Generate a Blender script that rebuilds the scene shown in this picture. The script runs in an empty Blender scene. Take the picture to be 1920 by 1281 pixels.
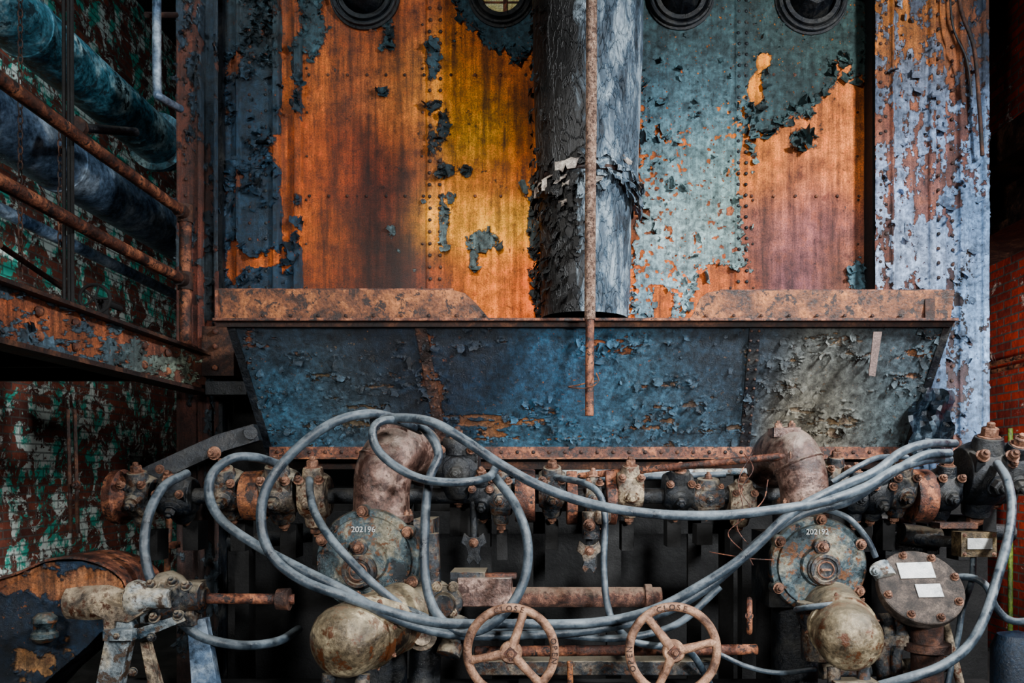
import bpy, math, random, bmesh
import numpy as np
from mathutils import Vector, Matrix
random.seed(7); rng=np.random.RandomState(11)
scene=bpy.context.scene
FP=1493.3; CU=1020.; CV=890.; CZ=1.6
# survey helper: photo measurement at a known distance -> metres
def at(u,v,d): return Vector(((u-CU)/FP*d, d-6., CZ+(CV-v)/FP*d))
def S(px,d): return px*d/FP
SAT=1.2; CON=.44
def lin(c):
    c=np.array(c,float)/255.; c=np.where(c<=.04045,c/12.92,((c+.055)/1.055)**2.4)
    l=.2126*c[0]+.7152*c[1]+.0722*c[2]
    c=np.clip(l+(c-l)*SAT,0.0005,1)*min(1.35,max(.32,(l/.15)**CON))
    return np.clip(c,0,.92)
# ---------------------------------------------------------------- noise
TAB=rng.rand(256,256)
def vn(x,y,seed=0):
    x=x+seed*17.13; y=y+seed*9.71
    xi=np.floor(x).astype(int); yi=np.floor(y).astype(int)
    fx=x-xi; fy=y-yi; fx=fx*fx*(3-2*fx); fy=fy*fy*(3-2*fy)
    a=TAB[xi%256,yi%256]; b=TAB[(xi+1)%256,yi%256]; c=TAB[xi%256,(yi+1)%256]; d=TAB[(xi+1)%256,(yi+1)%256]
    return (a*(1-fx)+b*fx)*(1-fy)+(c*(1-fx)+d*fx)*fy
def fbm(x,y,o=5,seed=0,g=.55):
    s=0;a=1;t=0
    for i in range(o):
        s=s+a*vn(x*2**i,y*2**i,seed+i*3); t+=a; a*=g
    return s/t
def sstep(x,a,b):
    t=np.clip((x-a)/(b-a),0,1); return t*t*(3-2*t)
def polysd(U,V,poly):
    D=np.full(U.shape,1e9); ins=np.zeros(U.shape,bool); n=len(poly)
    for i in range(n):
        ax,ay=poly[i]; bx,by=poly[(i+1)%n]
        dx,dy=bx-ax,by-ay; L=dx*dx+dy*dy+1e-9
        t=np.clip(((U-ax)*dx+(V-ay)*dy)/L,0,1)
        D=np.minimum(D,np.hypot(U-ax-t*dx,V-ay-t*dy))
        c=((ay>V)!=(by>V)); xx=(bx-ax)*(V-ay)/((by-ay) if by!=ay else 1e-9)+ax
        ins^=(c&(U<xx))
    return np.where(ins,D,-D)
def blob(U,V,cu,cv,ru,rv): return np.exp(-(((U-cu)/ru)**2+((V-cv)/rv)**2))
def blend(U,V,pts,sig=70):
    W=np.zeros(U.shape)+1e-12; C=np.zeros(U.shape+(3,))
    for (a,b,c) in pts:
        w=np.exp(-((U-a)**2+(V-b)**2)/(2*sig*sig))+1e-6/(1+((U-a)**2+(V-b)**2)/1e4)
        W+=w; C+=w[...,None]*lin(c)
    return C/W[...,None]
# ---------------------------------------------------------------- materials
def nt(name):
    m=bpy.data.materials.new(name); m.use_nodes=True; t=m.node_tree
    return m,t,t.nodes,t.links,t.nodes['Principled BSDF']
def L(c): r=lin(c); return (float(r[0]),float(r[1]),float(r[2]),1)
def noise(N,K,vec,scale,detail=6,rough=.6,dist=0.):
    n=N.new('ShaderNodeTexNoise'); n.inputs['Scale'].default_value=scale; n.inputs['Detail'].default_value=detail
    n.inputs['Roughness'].default_value=rough; n.inputs['Distortion'].default_value=dist; K.new(vec,n.inputs['Vector']); return n.outputs['Fac']
def ramp(N,K,fac,stops,interp='LINEAR'):
    r=N.new('ShaderNodeValToRGB'); r.color_ramp.interpolation=interp; e=r.color_ramp.elements
    while len(e)<len(stops): e.new(.5)
    for i,(p,c) in enumerate(stops):
        e[i].position=p; e[i].color=c if len(c)==4 else (*c,1)
    K.new(fac,r.inputs[0]); return r.outputs[0]
def g(v): return (v,v,v,1)
def mixc(N,K,f,a,b,mode='MIX'):
    m=N.new('ShaderNodeMix'); m.data_type='RGBA'; m.blend_type=mode
    for sock,val in ((m.inputs[0],f),(m.inputs[6],a),(m.inputs[7],b)):
        if isinstance(val,(int,float)): sock.default_value=val
        elif isinstance(val,tuple): sock.default_value=val
        else: K.new(val,sock)
    return m.outputs[2]
def math_(N,K,op,a,b=0.,clamp=False):
    m=N.new('ShaderNodeMath'); m.operation=op; m.use_clamp=clamp
    for s,v in ((m.inputs[0],a),(m.inputs[1],b)):
        if isinstance(v,(int,float)): s.default_value=v
        else: K.new(v,s)
    return m.outputs[0]
def bump(N,K,B,h,strength=.5,dist=.01):
    b=N.new('ShaderNodeBump'); b.inputs['Strength'].default_value=strength; b.inputs['Distance'].default_value=dist
    K.new(h,b.inputs['Height']); K.new(b.outputs[0],B.inputs['Normal'])
def grime(name,cols,scale=6.,rough=.6,metal=0.,bmp=.6,dust=0.,dustc=(140,120,100),spots=None,lo=.36,hi=.64,fine=1.2):
    m,t,N,K,B=nt(name)
    tc=N.new('ShaderNodeTexCoord').outputs['Object']
    n1=noise(N,K,tc,scale,8,.68,.4)
    k=len(cols); st=[(lo+(hi-lo)*i/(max(1,k-1)),L(c)) for i,c in enumerate(cols)]
    c=ramp(N,K,n1,st)
    n2=noise(N,K,tc,scale*9,6,.7)
    c=mixc(N,K,1.,c,ramp(N,K,n2,[(.33,g(max(.1,1-.6*fine))),(.52,g(1)),(.7,g(1+.55*fine))]),'MULTIPLY')
    if spots:
        n3=noise(N,K,tc,scale*3.1,7,.7,.2)
        c=mixc(N,K,ramp(N,K,n3,[(.53,g(0)),(.58,g(1))]),c,L(spots))
    if dust>0:
        ge=N.new('ShaderNodeNewGeometry'); sp=N.new('ShaderNodeSeparateXYZ'); K.new(ge.outputs['Normal'],sp.inputs[0])
        z=math_(N,K,'MULTIPLY',sp.outputs[2],.8)
        z=math_(N,K,'ADD',z,math_(N,K,'MULTIPLY',math_(N,K,'SUBTRACT',noise(N,K,tc,scale*2.3,6,.65),.5),2.))
        f=ramp(N,K,z,[(.2,g(0)),(.7,g(dust))])
        c=mixc(N,K,f,c,L(dustc))
    K.new(c,B.inputs['Base Color'])
    B.inputs['Metallic'].default_value=metal
    K.new(ramp(N,K,n1,[(.3,g(max(.15,rough-.15))),(.7,g(min(1,rough+.2)))]),B.inputs['Roughness'])
    h=math_(N,K,'ADD',n2,math_(N,K,'MULTIPLY',n1,.6))
    bump(N,K,B,h,bmp,.014)
    return m
def layermat(name):
    m,t,N,K,B=nt(name)
    tc=N.new('ShaderNodeTexCoord').outputs['Object']
    def attr(a):
        x=N.new('ShaderNodeAttribute'); x.attribute_name=a; return x
    am=attr('pmask').outputs['Fac']; rc=attr('rustcol').outputs['Color']; pc=attr('paintcol').outputs['Color']
    mp=N.new('ShaderNodeMapping'); mp.inputs['Scale'].default_value=(1,1,.06); K.new(tc,mp.inputs[0])
    f1=noise(N,K,tc,95,7,.8); st=noise(N,K,mp.outputs[0],36,8,.72); f3=noise(N,K,tc,11,9,.74)
    r=mixc(N,K,1.,rc,ramp(N,K,f1,[(.36,g(.3)),(.5,g(.95)),(.66,g(1.8))]),'MULTIPLY')
    r=mixc(N,K,1.,r,ramp(N,K,st,[(.36,g(.5)),(.5,g(1)),(.64,g(1.35))]),'MULTIPLY')
    r=mixc(N,K,ramp(N,K,f3,[(.5,g(0)),(.62,g(.6))]),r,mixc(N,K,1.,r,(1.7,1.25,.65,1),'MULTIPLY'))
    r=mixc(N,K,ramp(N,K,f3,[(.38,g(.8)),(.48,g(0))]),r,mixc(N,K,1.,r,(.42,.3,.34,1),'MULTIPLY'))
    f4=noise(N,K,tc,24,9,.75,.3)
    p=mixc(N,K,1.,pc,ramp(N,K,f4,[(.36,g(.3)),(.5,g(1)),(.64,g(2.))]),'MULTIPLY')
    p=mixc(N,K,1.,p,ramp(N,K,st,[(.35,g(.6)),(.6,g(1.25))]),'MULTIPLY')
    nb=math_(N,K,'MULTIPLY',math_(N,K,'SUBTRACT',f4,.5),1.5)
    mm=math_(N,K,'ADD',am,nb)
    pit=noise(N,K,tc,38,5,.65); pitm=ramp(N,K,pit,[(.64,g(1)),(.67,g(0))])
    k=math_(N,K,'MULTIPLY',ramp(N,K,math_(N,K,'ADD',mm,.5),[(.49,g(0)),(.52,g(1))]),pitm)
    edge=ramp(N,K,math_(N,K,'ADD',mm,.5),[(.34,g(1)),(.46,g(.2)),(.52,g(.3)),(.58,g(1.2)),(.7,g(1))])
    c=mixc(N,K,k,r,p); c=mixc(N,K,1.,c,edge,'MULTIPLY')
    K.new(c,B.inputs['Base Color'])
    K.new(ramp(N,K,k,[(0,g(.55)),(1,g(.34))]),B.inputs['Roughness'])
    h=math_(N,K,'ADD',math_(N,K,'MULTIPLY',k,1.1),math_(N,K,'MULTIPLY',f1,.5)); h=math_(N,K,'ADD',h,math_(N,K,'MULTIPLY',f4,.6))
    bump(N,K,B,h,.85,.015)
    return m
LAY=layermat('peeling_paint_over_rust')
def brick(name,axis,base,base2,paint,paint2,pth,mortar=(90,80,75),nsc=4.5):
    m,t,N,K,B=nt(name)
    tc=N.new('ShaderNodeTexCoord').outputs['Object']
    sp=N.new('ShaderNodeSeparateXYZ'); K.new(tc,sp.inputs[0]); cb=N.new('ShaderNodeCombineXYZ')
    K.new(sp.outputs[0 if axis=='x' else 1],cb.inputs[0]); K.new(sp.outputs[2],cb.inputs[1])
    b=N.new('ShaderNodeTexBrick'); K.new(cb.outputs[0],b.inputs['Vector']); b.inputs['Scale'].default_value=1
    b.inputs['Brick Width'].default_value=.22; b.inputs['Row Height'].default_value=.075; b.inputs['Mortar Size'].default_value=.008
    b.inputs['Color1'].default_value=L(base); b.inputs['Color2'].default_value=L(base2); b.inputs['Mortar'].default_value=L(mortar)
    n=noise(N,K,tc,nsc,9,.78,.5); n2=noise(N,K,tc,14,8,.7)
    c=mixc(N,K,1.,b.outputs['Color'],ramp(N,K,n2,[(.3,g(.5)),(.7,g(1.5))]),'MULTIPLY')
    pcol=ramp(N,K,noise(N,K,tc,4.1,8,.7),[(.47,L(paint)),(.53,L(paint2))])
    pcol=mixc(N,K,1.,pcol,ramp(N,K,b.outputs['Fac'],[(0,g(1)),(1,g(.4))]),'MULTIPLY')
    f=ramp(N,K,n,[(pth,g(0)),(pth+.02,g(1))])
    c=mixc(N,K,f,c,pcol); K.new(c,B.inputs['Base Color']); B.inputs['Roughness'].default_value=.7
    h=math_(N,K,'ADD',math_(N,K,'MULTIPLY',b.outputs['Fac'],-1.),math_(N,K,'MULTIPLY',n2,.6)); h=math_(N,K,'ADD',h,math_(N,K,'MULTIPLY',f,.6)); bump(N,K,B,h,.9,.015)
    return m
RUST=grime('rusty_steel',[(44,26,22),(104,62,48),(158,104,78)],7,.55,0,.6,spots=(44,34,34))
RUSTD=grime('dark_rust',[(24,18,20),(66,40,32),(106,70,52)],6,.6,0,.7)
RUSTO=grime('orange_rust',[(60,38,30),(120,76,54),(164,108,74)],6,.55,0,.5,spots=(56,44,42))
DARKM=grime('sooty_steel',[(10,14,20),(30,38,48),(68,68,66)],5,.38,.15,.6,dust=.3,dustc=(96,90,82))
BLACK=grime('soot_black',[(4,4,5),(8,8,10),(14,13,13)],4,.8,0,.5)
CAST=grime('cast_iron_dusty',[(22,28,36),(60,66,72),(124,112,98)],8,.34,.3,.6,dust=.6,dustc=(152,142,124),spots=(88,60,44))
CASTT=grime('cast_iron_tan',[(58,52,50),(124,112,98),(172,156,132)],7,.42,.2,.6,dust=.45,dustc=(166,154,136),spots=(90,56,40))
REDC=grime('brown_oxide_casting',[(54,38,36),(108,84,76),(148,126,116)],5,.3,.25,.5,dust=.55,dustc=(150,138,128),spots=(76,54,48))
COVER=grime('cover_plate_blue',[(24,36,44),(68,84,90),(122,118,104)],7,.32,.4,.5,dust=.3,dustc=(130,128,116),spots=(106,72,50),lo=.38,hi=.62)
BOLT=grime('rusty_bolt',[(58,38,34),(116,82,66),(158,120,100)],20,.5,.15,.5)
TANK=grime('tan_stained_paint',[(46,40,36),(114,102,84),(172,160,136)],4,.26,.2,.5,dust=.25,dustc=(160,150,130),spots=(98,60,40))
HOSE=grime('dusty_rubber_hose',[(38,46,56),(60,71,81),(88,98,106)],7,.34,0,.25,dust=.45,dustc=(132,140,144),fine=.35)
WHEEL=grime('handwheel_rust',[(84,60,50),(138,106,88),(166,134,112)],12,.45,.2,.5,fine=.7)
LABEL=grime('pale_label',[(140,142,142),(180,180,178)],20,.35,.3,.2,fine=.5)
BLUE=grime('blue_pipe_paint',[(26,60,78),(80,124,140),(172,194,196)],3.2,.3,.15,.5,spots=(50,70,78))
GREYP=grime('grey_blue_pipe',[(50,66,88),(92,110,132),(140,152,164)],2.4,.3,.25,.4)
BRACK=grime('worn_bracket_paint',[(50,70,84),(126,134,138),(152,142,124)],5,.4,.15,.6,spots=(84,70,60))
# ---------------------------------------------------------------- mesh accumulator
def frame(a):
    a=Vector(a).normalized(); h=Vector((0,0,1)) if abs(a.z)<.9 else Vector((1,0,0))
    x=h.cross(a).normalized(); y=a.cross(x).normalized(); return x,y,a
def spline(pts,n=10):
    P=[Vector(p) for p in pts]; P=[P[0]*2-P[1]]+P+[P[-1]*2-P[-2]]; out=[]
    for i in range(1,len(P)-2):
        p0,p1,p2,p3=P[i-1:i+3]
        for k in range(n):
            t=k/n; out.append(.5*((2*p1)+(p2-p0)*t+(2*p0-5*p1+4*p2-p3)*t*t+(3*p1-p0-3*p2+p3)*t**3))
    out.append(P[-2]); return out
class M:
    def __init__(s): s.V=[];s.F=[];s.I=[];s.mats=[]
    def add(s,v,f,m):
        if m not in s.mats: s.mats.append(m)
        k=s.mats.index(m); o=len(s.V); s.V+= [tuple(x) for x in v]
        for q in f: s.F.append(tuple(o+i for i in q)); s.I.append(k)
    def lathe(s,o,ax,prof,m,seg=24,caps=True):
        o=Vector(o); x,y,a=frame(ax); v=[];f=[]
        for h,r in prof:
            r=max(r,1e-4)
            for i in range(seg):
                t=2*math.pi*i/seg; v.append(o+a*h+x*(math.cos(t)*r)+y*(math.sin(t)*r))
        for j in range(len(prof)-1):
            for i in range(seg):
                k=(i+1)%seg; f.append((j*seg+i,j*seg+k,(j+1)*seg+k,(j+1)*seg+i))
        if caps: f.append(tuple(range(seg-1,-1,-1))); f.append(tuple((len(prof)-1)*seg+i for i in range(seg)))
        s.add(v,f,m)
    def cyl(s,p,q,r,m,r2=None,seg=16):
        p=Vector(p);q=Vector(q); s.lathe(p,q-p,[(0,r),((q-p).length,r if r2 is None else r2)],m,seg)
    def tube(s,pts,r,m,seg=10,caps=True):
        P=[Vector(p) for p in pts]; n=len(P); R=r if hasattr(r,'__len__') else [r]*n
        T=[(P[min(i+1,n-1)]-P[max(i-1,0)]).normalized() for i in range(n)]
        x,_,_=frame(T[0]); v=[];f=[]
        for i in range(n):
            x=(x-T[i]*x.dot(T[i])).normalized(); y=T[i].cross(x)
            for k in range(seg):
                t=2*math.pi*k/seg; v.append(P[i]+x*(math.cos(t)*R[i])+y*(math.sin(t)*R[i]))
        for i in range(n-1):
            for k in range(seg):
                l=(k+1)%seg; f.append((i*seg+k,i*seg+l,(i+1)*seg+l,(i+1)*seg+k))
        if caps: f.append(tuple(range(seg-1,-1,-1))); f.append(tuple((n-1)*seg+i for i in range(seg)))
        s.add(v,f,m)
    def box(s,c,sz,m,R=None):
        c=Vector(c); v=[]
        for i in (-1,1):
            for j in (-1,1):
                for k in (-1,1):
                    p=Vector((i*sz[0]/2,j*sz[1]/2,k*sz[2]/2)); v.append(c+(R@p if R else p))
        s.add(v,[(0,1,3,2),(4,6,7,5),(0,4,5,1),(2,3,7,6),(0,2,6,4),(1,5,7,3)],m)
    def span(s,a,b,m):
        a=Vector(a);b=Vector(b); s.box((a+b)/2,[abs(b[i]-a[i]) for i in range(3)],m)
    def prism(s,pts,ext,m):
        P=[Vector(p) for p in pts]; n=len(P); e=Vector(ext)
        f=[tuple(range(n)),tuple(range(2*n-1,n-1,-1))]+[(i,n+i,n+(i+1)%n,(i+1)%n) for i in range(n)]
        s.add(P+[p+e for p in P],f,m)
    def bar(s,p,q,w,h,m,up=(0,0,1)):
        p=Vector(p);q=Vector(q); a=(q-p).normalized(); u=Vector(up); x=a.cross(u).normalized(); y=x.cross(a)
        s.prism([p+x*w/2+y*h/2,p-x*w/2+y*h/2,p-x*w/2-y*h/2,p+x*w/2-y*h/2],q-p,m)
    def torus(s,c,ax,R,r,m,seg=48,s2=12):
        x,y,a=frame(ax); c=Vector(c); n=seg
        P=[c+x*(R*math.cos(2*math.pi*i/seg))+y*(R*math.sin(2*math.pi*i/seg)) for i in range(n)]
        v=[];f=[]
        for i in range(n):
            rd=(P[i]-c).normalized()
            for k in range(s2):
                t=2*math.pi*k/s2; v.append(P[i]+rd*(r*math.cos(t))+a*(r*math.sin(t)))
        for i in range(n):
            for k in range(s2):
                l=(k+1)%s2; j=(i+1)%n; f.append((i*s2+k,i*s2+l,j*s2+l,j*s2+k))
        s.add(v,f,m)
    def rivet(s,p,ax,r,m): s.lathe(p,ax,[(0,r),(r*.35,r*.9),(r*.65,r*.55),(r*.75,.1*r)],m,8)
    def bolt(s,p,ax,r,m,h=None,stud=True):
        h=h or r*1.1; a=Vector(ax).normalized()
        s.lathe(p,ax,[(0,r*1.35),(r*.25,r*1.35)],m,14)
        s.lathe(Vector(p)+a*r*.25,ax,[(0,r),(h*.85,r),(h,r*.82)],m,6)
        if stud: s.lathe(Vector(p)+a*(r*.25+h),ax,[(0,r*.5),(r*.5,r*.5),(r*.62,r*.35)],m,8)
    def text(s,txt,o,xd,yd,size,ext,m):
        cu=bpy.data.curves.new('t','FONT'); cu.body=txt; cu.size=size; cu.extrude=ext; cu.align_x='CENTER'; cu.align_y='CENTER'; cu.resolution_u=3
        ob=bpy.data.objects.new('t',cu); scene.collection.objects.link(ob)
        dg=bpy.context.evaluated_depsgraph_get(); me=ob.evaluated_get(dg).to_mesh()
        xd=Vector(xd).normalized(); yd=Vector(yd).normalized(); zd=xd.cross(yd)
        s.add([Vector(o)+xd*v.co.x+yd*v.co.y+zd*v.co.z for v in me.vertices],[tuple(p.vertices) for p in me.polygons],m)
        ob.evaluated_get(dg).to_mesh_clear(); bpy.data.objects.remove(ob); bpy.data.curves.remove(cu)
    def obj(s,name,bev=0.,ang=38,parent=None):
        me=bpy.data.meshes.new(name); me.from_pydata(s.V,[],s.F)
        for m in s.mats: me.materials.append(m)
        me.polygons.foreach_set('material_index',s.I)
        me.polygons.foreach_set('use_smooth',[True]*len(s.F))
        bm=bmesh.new(); bm.from_mesh(me); bmesh.ops.recalc_face_normals(bm,faces=bm.faces); bm.to_mesh(me); bm.free()
        me.set_sharp_from_angle(angle=math.radians(ang)); me.update()
        ob=bpy.data.objects.new(name,me); scene.collection.objects.link(ob)
        if bev>0:
            b=ob.modifiers.new('bevel','BEVEL'); b.width=bev; b.segments=2; b.limit_method='ANGLE'; b.angle_limit=math.radians(50)
        if parent: ob.parent=parent
        return ob
# ---------------------------------------------------------------- painted sheet
def sheet(name,TL,TR,BL,BR,nu,nv,field,relief=None,holes=(),flakes=0,parent=None,seed=0,thick=1.,fsz=1.,stk=1.,edge=0,big=()):
    TL,TR,BL,BR=[np.array(p) for p in (TL,TR,BL,BR)]
    a=np.linspace(0,1,nu)[None,:,None]; b=np.linspace(0,1,nv)[:,None,None]
    P=(TL*(1-a)+TR*a)*(1-b)+(BL*(1-a)+BR*a)*b
    n=np.cross(BL-TL,TR-TL); n/=np.linalg.norm(n)
    if n[1]>0: n=-n
    U=CU+FP*P[...,0]/(P[...,1]+6); V=CV-FP*(P[...,2]-CZ)/(P[...,1]+6)
    mask,rc,pc=field(U,V)
    un=fbm(U/60.,V/60.,3,50+seed)
    ln=fbm(U/14.,V/14.,3,70+seed)
    h=thick*(.009*sstep(mask,-.03,.05)+.085*np.exp(-((mask-.1)/.16)**2)*np.clip(ln-.48,0,1)*(mask>0))+.012*(un-.5)
    if relief is not None: h=h+relief(U,V)
    Q=P+n*h[...,None]
    vn_=.3+1.4*fbm(U/22.,V/22.,5,90+seed)
    sv=1+stk*1.5*(fbm(U/7.,V/140.,4,110+seed)-.5)+stk*1.3*(fbm(U/30.,V/180.,3,130+seed)-.5)
    rc=rc*(vn_*np.clip(sv,.3,2))[...,None]; pc=pc*vn_[...,None]
    idx=np.arange(nu*nv).reshape(nv,nu)
    F=np.stack([idx[:-1,:-1],idx[1:,:-1],idx[1:,1:],idx[:-1,1:]],-1).reshape(-1,4)
    if holes:
        cu_=U[:-1,:-1].ravel(); cv_=V[:-1,:-1].ravel(); keep=np.ones(len(F),bool)
        for (hu,hv,hr) in holes: keep&=np.hypot(cu_-hu,cv_-hv)>hr
        F=F[keep]
    verts=Q.reshape(-1,3); mk=mask.ravel(); rcf=rc.reshape(-1,3); pcf=pc.reshape(-1,3)
    if flakes:
        w=np.where((mk>-.05)&(mk<.35),1.,0.)+.02*(mk>.35)
        hw=np.zeros(len(mk),bool)
        for (hu,hv,hr) in holes: hw|=np.hypot(U.ravel()-hu,V.ravel()-hv)<hr+26
        w[hw]=0
        if edge:
            ii=np.tile(np.arange(nu),nv); w[(ii<edge)|(ii>nu-1-edge)]=0
        ids=rng.choice(len(mk),flakes,p=w/w.sum()); vs=[verts]; ms=[mk]; rs=[rcf]; ps=[pcf]; o=len(verts); fl=[]
        ex=(TR-TL)/np.linalg.norm(TR-TL); ey=np.cross(n,ex)
        jobs=[(i,(.006+.034*rng.rand()**3)*fsz) for i in ids]
        for (bu,bv,bs) in big:
            i=int(np.argmin((U.ravel()-bu)**2+(V.ravel()-bv)**2)); jobs.append((i,bs))
        for i,sz in jobs:
            th=rng.rand()*6.28; d1=ex*math.cos(th)+ey*math.sin(th); d2=-ex*math.sin(th)+ey*math.cos(th)
            if d1[2]>0.3: d1=-d1; d2=-d2
            curl=.6+1.8*rng.rand(); asp=.5+rng.rand()*.9; pts=[]
            for r_ in range(4):
                s_=r_/3.
                ang=curl*s_
                fx=sz*2*math.sin(ang)/max(curl,.2); fz=sz*2*(1-math.cos(ang))/max(curl,.2)
                wd=sz*asp*(1-.35*s_)*(.7+.6*rng.rand())
                for c_ in (-1,0,1):
                    pts.append(verts[i]+d1*(fx+rng.randn()*sz*.12)+d2*(c_*wd+rng.randn()*sz*.15)+n*(fz+.003))
            vs.append(np.array(pts))
            for r_ in range(3):
                for c_ in range(2):
                    k=o+r_*3+c_; fl.append((k,k+1,k+4,k+3))
            o+=12; ms.append(np.ones(12)*2); rs.append(np.repeat(rcf[i:i+1],12,0)); ps.append(np.repeat(pcf[i:i+1]*(.3+1.2*rng.rand()),12,0))
        verts=np.concatenate(vs); mk=np.concatenate(ms); rcf=np.concatenate(rs); pcf=np.concatenate(ps); FL=F.tolist()+fl
    else: FL=F.tolist()
    me=bpy.data.meshes.new(name); me.from_pydata(verts.tolist(),[],FL)
    x=me.attributes.new('pmask','FLOAT','POINT'); x.data.foreach_set('value',mk.astype(np.float32))
    for nm,arr in (('rustcol',rcf),('paintcol',pcf)):
        x=me.attributes.new(nm,'FLOAT_COLOR','POINT'); x.data.foreach_set('color',np.concatenate([arr,np.ones((len(arr),1))],1).astype(np.float32).ravel())
    me.polygons.foreach_set('use_smooth',[True]*len(me.polygons)); me.materials.append(LAY); me.update()
    ob=bpy.data.objects.new(name,me); scene.collection.objects.link(ob)
    if parent: ob.parent=parent
    return ob
# ================================================================ BOILER FRONT
C_=[(1190,-500),(1625,-500),(1625,150),(1598,150),(1590,118),(1565,118),(1572,165),(1528,178),(1515,215),(1480,215),(1455,245),(1412,235),(1405,330),(1400,500),(1372,500),(1325,518),(1292,548),(1280,610),(1180,610)]
def f_boiler(U,V):
    nz=fbm(U/26.,V/26.,6,1,.66)-.5; nb=fbm(U/80.,V/80.,4,5)-.5
    m=np.full(U.shape,-1.6)
    m=np.maximum(m,polysd(U,V,C_)/24.)
    m=np.maximum(m,polysd(U,V,[(845,-500),(1010,-500),(1010,75),(985,100),(962,122),(945,90),(905,88),(895,60),(862,40),(850,10)])/22.)
    m=np.maximum(m,polysd(U,V,[(560,-500),(640,-500),(605,20),(612,70),(590,110),(565,90)])/22.)
    m=np.maximum(m,polysd(U,V,[(640,-500),(850,-500),(850,-60),(735,-20),(735,90),(725,90),(715,0),(640,-40)])/22.)
    left=np.where(U<528,.62,-.1)*np.where(U<568,1,0)-9.*(U>=568)
    m=np.maximum(m,np.where(U<568,left+nb*2.8,-9))
    for (a,b,c,d) in [(905,450,24,18),(888,480,8,24),(832,240,12,24),(838,320,18,14),(832,420,7,44),(875,322,9,12),(737,432,8,9),(812,200,14,8),(722,172,10,7),(1500,190,22,24),(1498,262,22,18),(1608,515,20,34),(812,110,14,44),(845,370,8,10),(1025,560,26,60),(1004,420,12,60),(1012,120,14,60)]:
        m=np.maximum(m,1.5*blob(U,V,a,b,c,d)-.6)
    for (a,b,c,d,e) in [(1432,110,34,34,2.6),(1415,165,22,34,2.2),(1240,190,18,9,1.3),(1245,250,22,18,1.8),(1280,268,16,14,1.3),(1268,345,34,10,1.8),(1245,432,18,16,1.5),(1310,350,14,14,1.1),(1225,300,10,14,1.),(1210,400,14,16,1.),(1290,480,14,12,1.),(1300,270,10,16,.9),(1180,300,18,120,.8),(1395,330,10,120,.9),(1330,120,8,60,.5),(1240,560,22,30,1.8),(1345,520,30,22,1.),(480,490,50,20,1.3),(440,500,14,60,.8),(540,250,12,200,.6),(1250,130,12,8,.7)]:
        m=m-e*2.*blob(U,V,a,b,c,d)
    seam=np.exp(-((U-815)/15.)**2); m=np.where((seam>.4),np.maximum(m,-.45+nb*2.5),m)
    sp=fbm(U/9.,V/9.,3,33)
    dens=(U>1180)*(U<1400)*sstep(V,80,300)
    m=np.where(m>0,m-dens*3.2*np.clip(sp-.60,0,1)*9,m)
    m=m+nz*1.9
    rc=blend(U,V,[(585,140,(166,92,50)),(590,300,(176,88,36)),(650,300,(116,50,28)),(700,300,(96,40,25)),(650,480,(62,27,19)),(590,460,(178,94,36)),(585,530,(122,56,28)),(760,170,(170,106,60)),(740,350,(84,38,29)),(760,500,(46,24,20)),(700,60,(140,76,46)),(690,170,(134,74,50)),(690,400,(82,36,22)),  # lower first panel: dark rust with its shade mixed into the colour
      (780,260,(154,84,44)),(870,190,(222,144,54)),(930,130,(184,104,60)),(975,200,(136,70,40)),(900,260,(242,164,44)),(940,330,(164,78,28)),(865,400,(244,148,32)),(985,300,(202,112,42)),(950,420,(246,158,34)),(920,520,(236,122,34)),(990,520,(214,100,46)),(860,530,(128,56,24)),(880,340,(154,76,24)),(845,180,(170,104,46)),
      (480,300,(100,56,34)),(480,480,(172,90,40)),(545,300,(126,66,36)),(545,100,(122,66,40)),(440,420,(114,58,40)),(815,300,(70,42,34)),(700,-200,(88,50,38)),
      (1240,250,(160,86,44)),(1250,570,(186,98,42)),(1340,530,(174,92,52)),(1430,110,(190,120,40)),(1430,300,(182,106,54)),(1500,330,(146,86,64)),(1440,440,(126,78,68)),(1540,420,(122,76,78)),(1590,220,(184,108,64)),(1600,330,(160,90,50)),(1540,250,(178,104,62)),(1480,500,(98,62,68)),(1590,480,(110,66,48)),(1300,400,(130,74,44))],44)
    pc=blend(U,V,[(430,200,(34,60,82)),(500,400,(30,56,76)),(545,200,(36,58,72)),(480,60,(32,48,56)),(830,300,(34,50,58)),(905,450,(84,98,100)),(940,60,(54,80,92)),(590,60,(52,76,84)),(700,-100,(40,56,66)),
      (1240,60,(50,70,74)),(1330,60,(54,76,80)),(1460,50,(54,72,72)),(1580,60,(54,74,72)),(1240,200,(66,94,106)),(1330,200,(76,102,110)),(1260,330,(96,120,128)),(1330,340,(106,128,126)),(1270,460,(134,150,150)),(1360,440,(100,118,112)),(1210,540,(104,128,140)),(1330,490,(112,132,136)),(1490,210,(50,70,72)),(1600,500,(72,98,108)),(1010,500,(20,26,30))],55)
    return m,rc,pc
def bars(L_):
    def r(U,V):
        h=np.zeros(U.shape)
        for a,b,x in L_: h=h+x*sstep(U,a-1.5,a+1.5)*(1-sstep(U,b-1.5,b+1.5))
        return h
    return r
ports=[(685,-8,42),(940,-10,42),(1275,-5,42),(1520,0,42)]
bigf=[(1498,186,.055),(1506,200,.06),(1488,194,.04),(1498,258,.06),(1490,268,.05),(1510,266,.045),(1500,274,.05),(1270,262,.035),(1245,248,.04),(1262,344,.04),(1285,350,.035),(1245,430,.045),(1238,440,.03),(1600,150,.05),(1588,140,.04),(1420,300,.03),(875,322,.03),(960,112,.05),(940,95,.04),(722,174,.025),(1330,520,.04),(1292,545,.04),(1225,298,.03),(1212,402,.035),(832,236,.035),(834,320,.035),(735,432,.025),(1448,240,.04),(1525,180,.045)]
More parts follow.
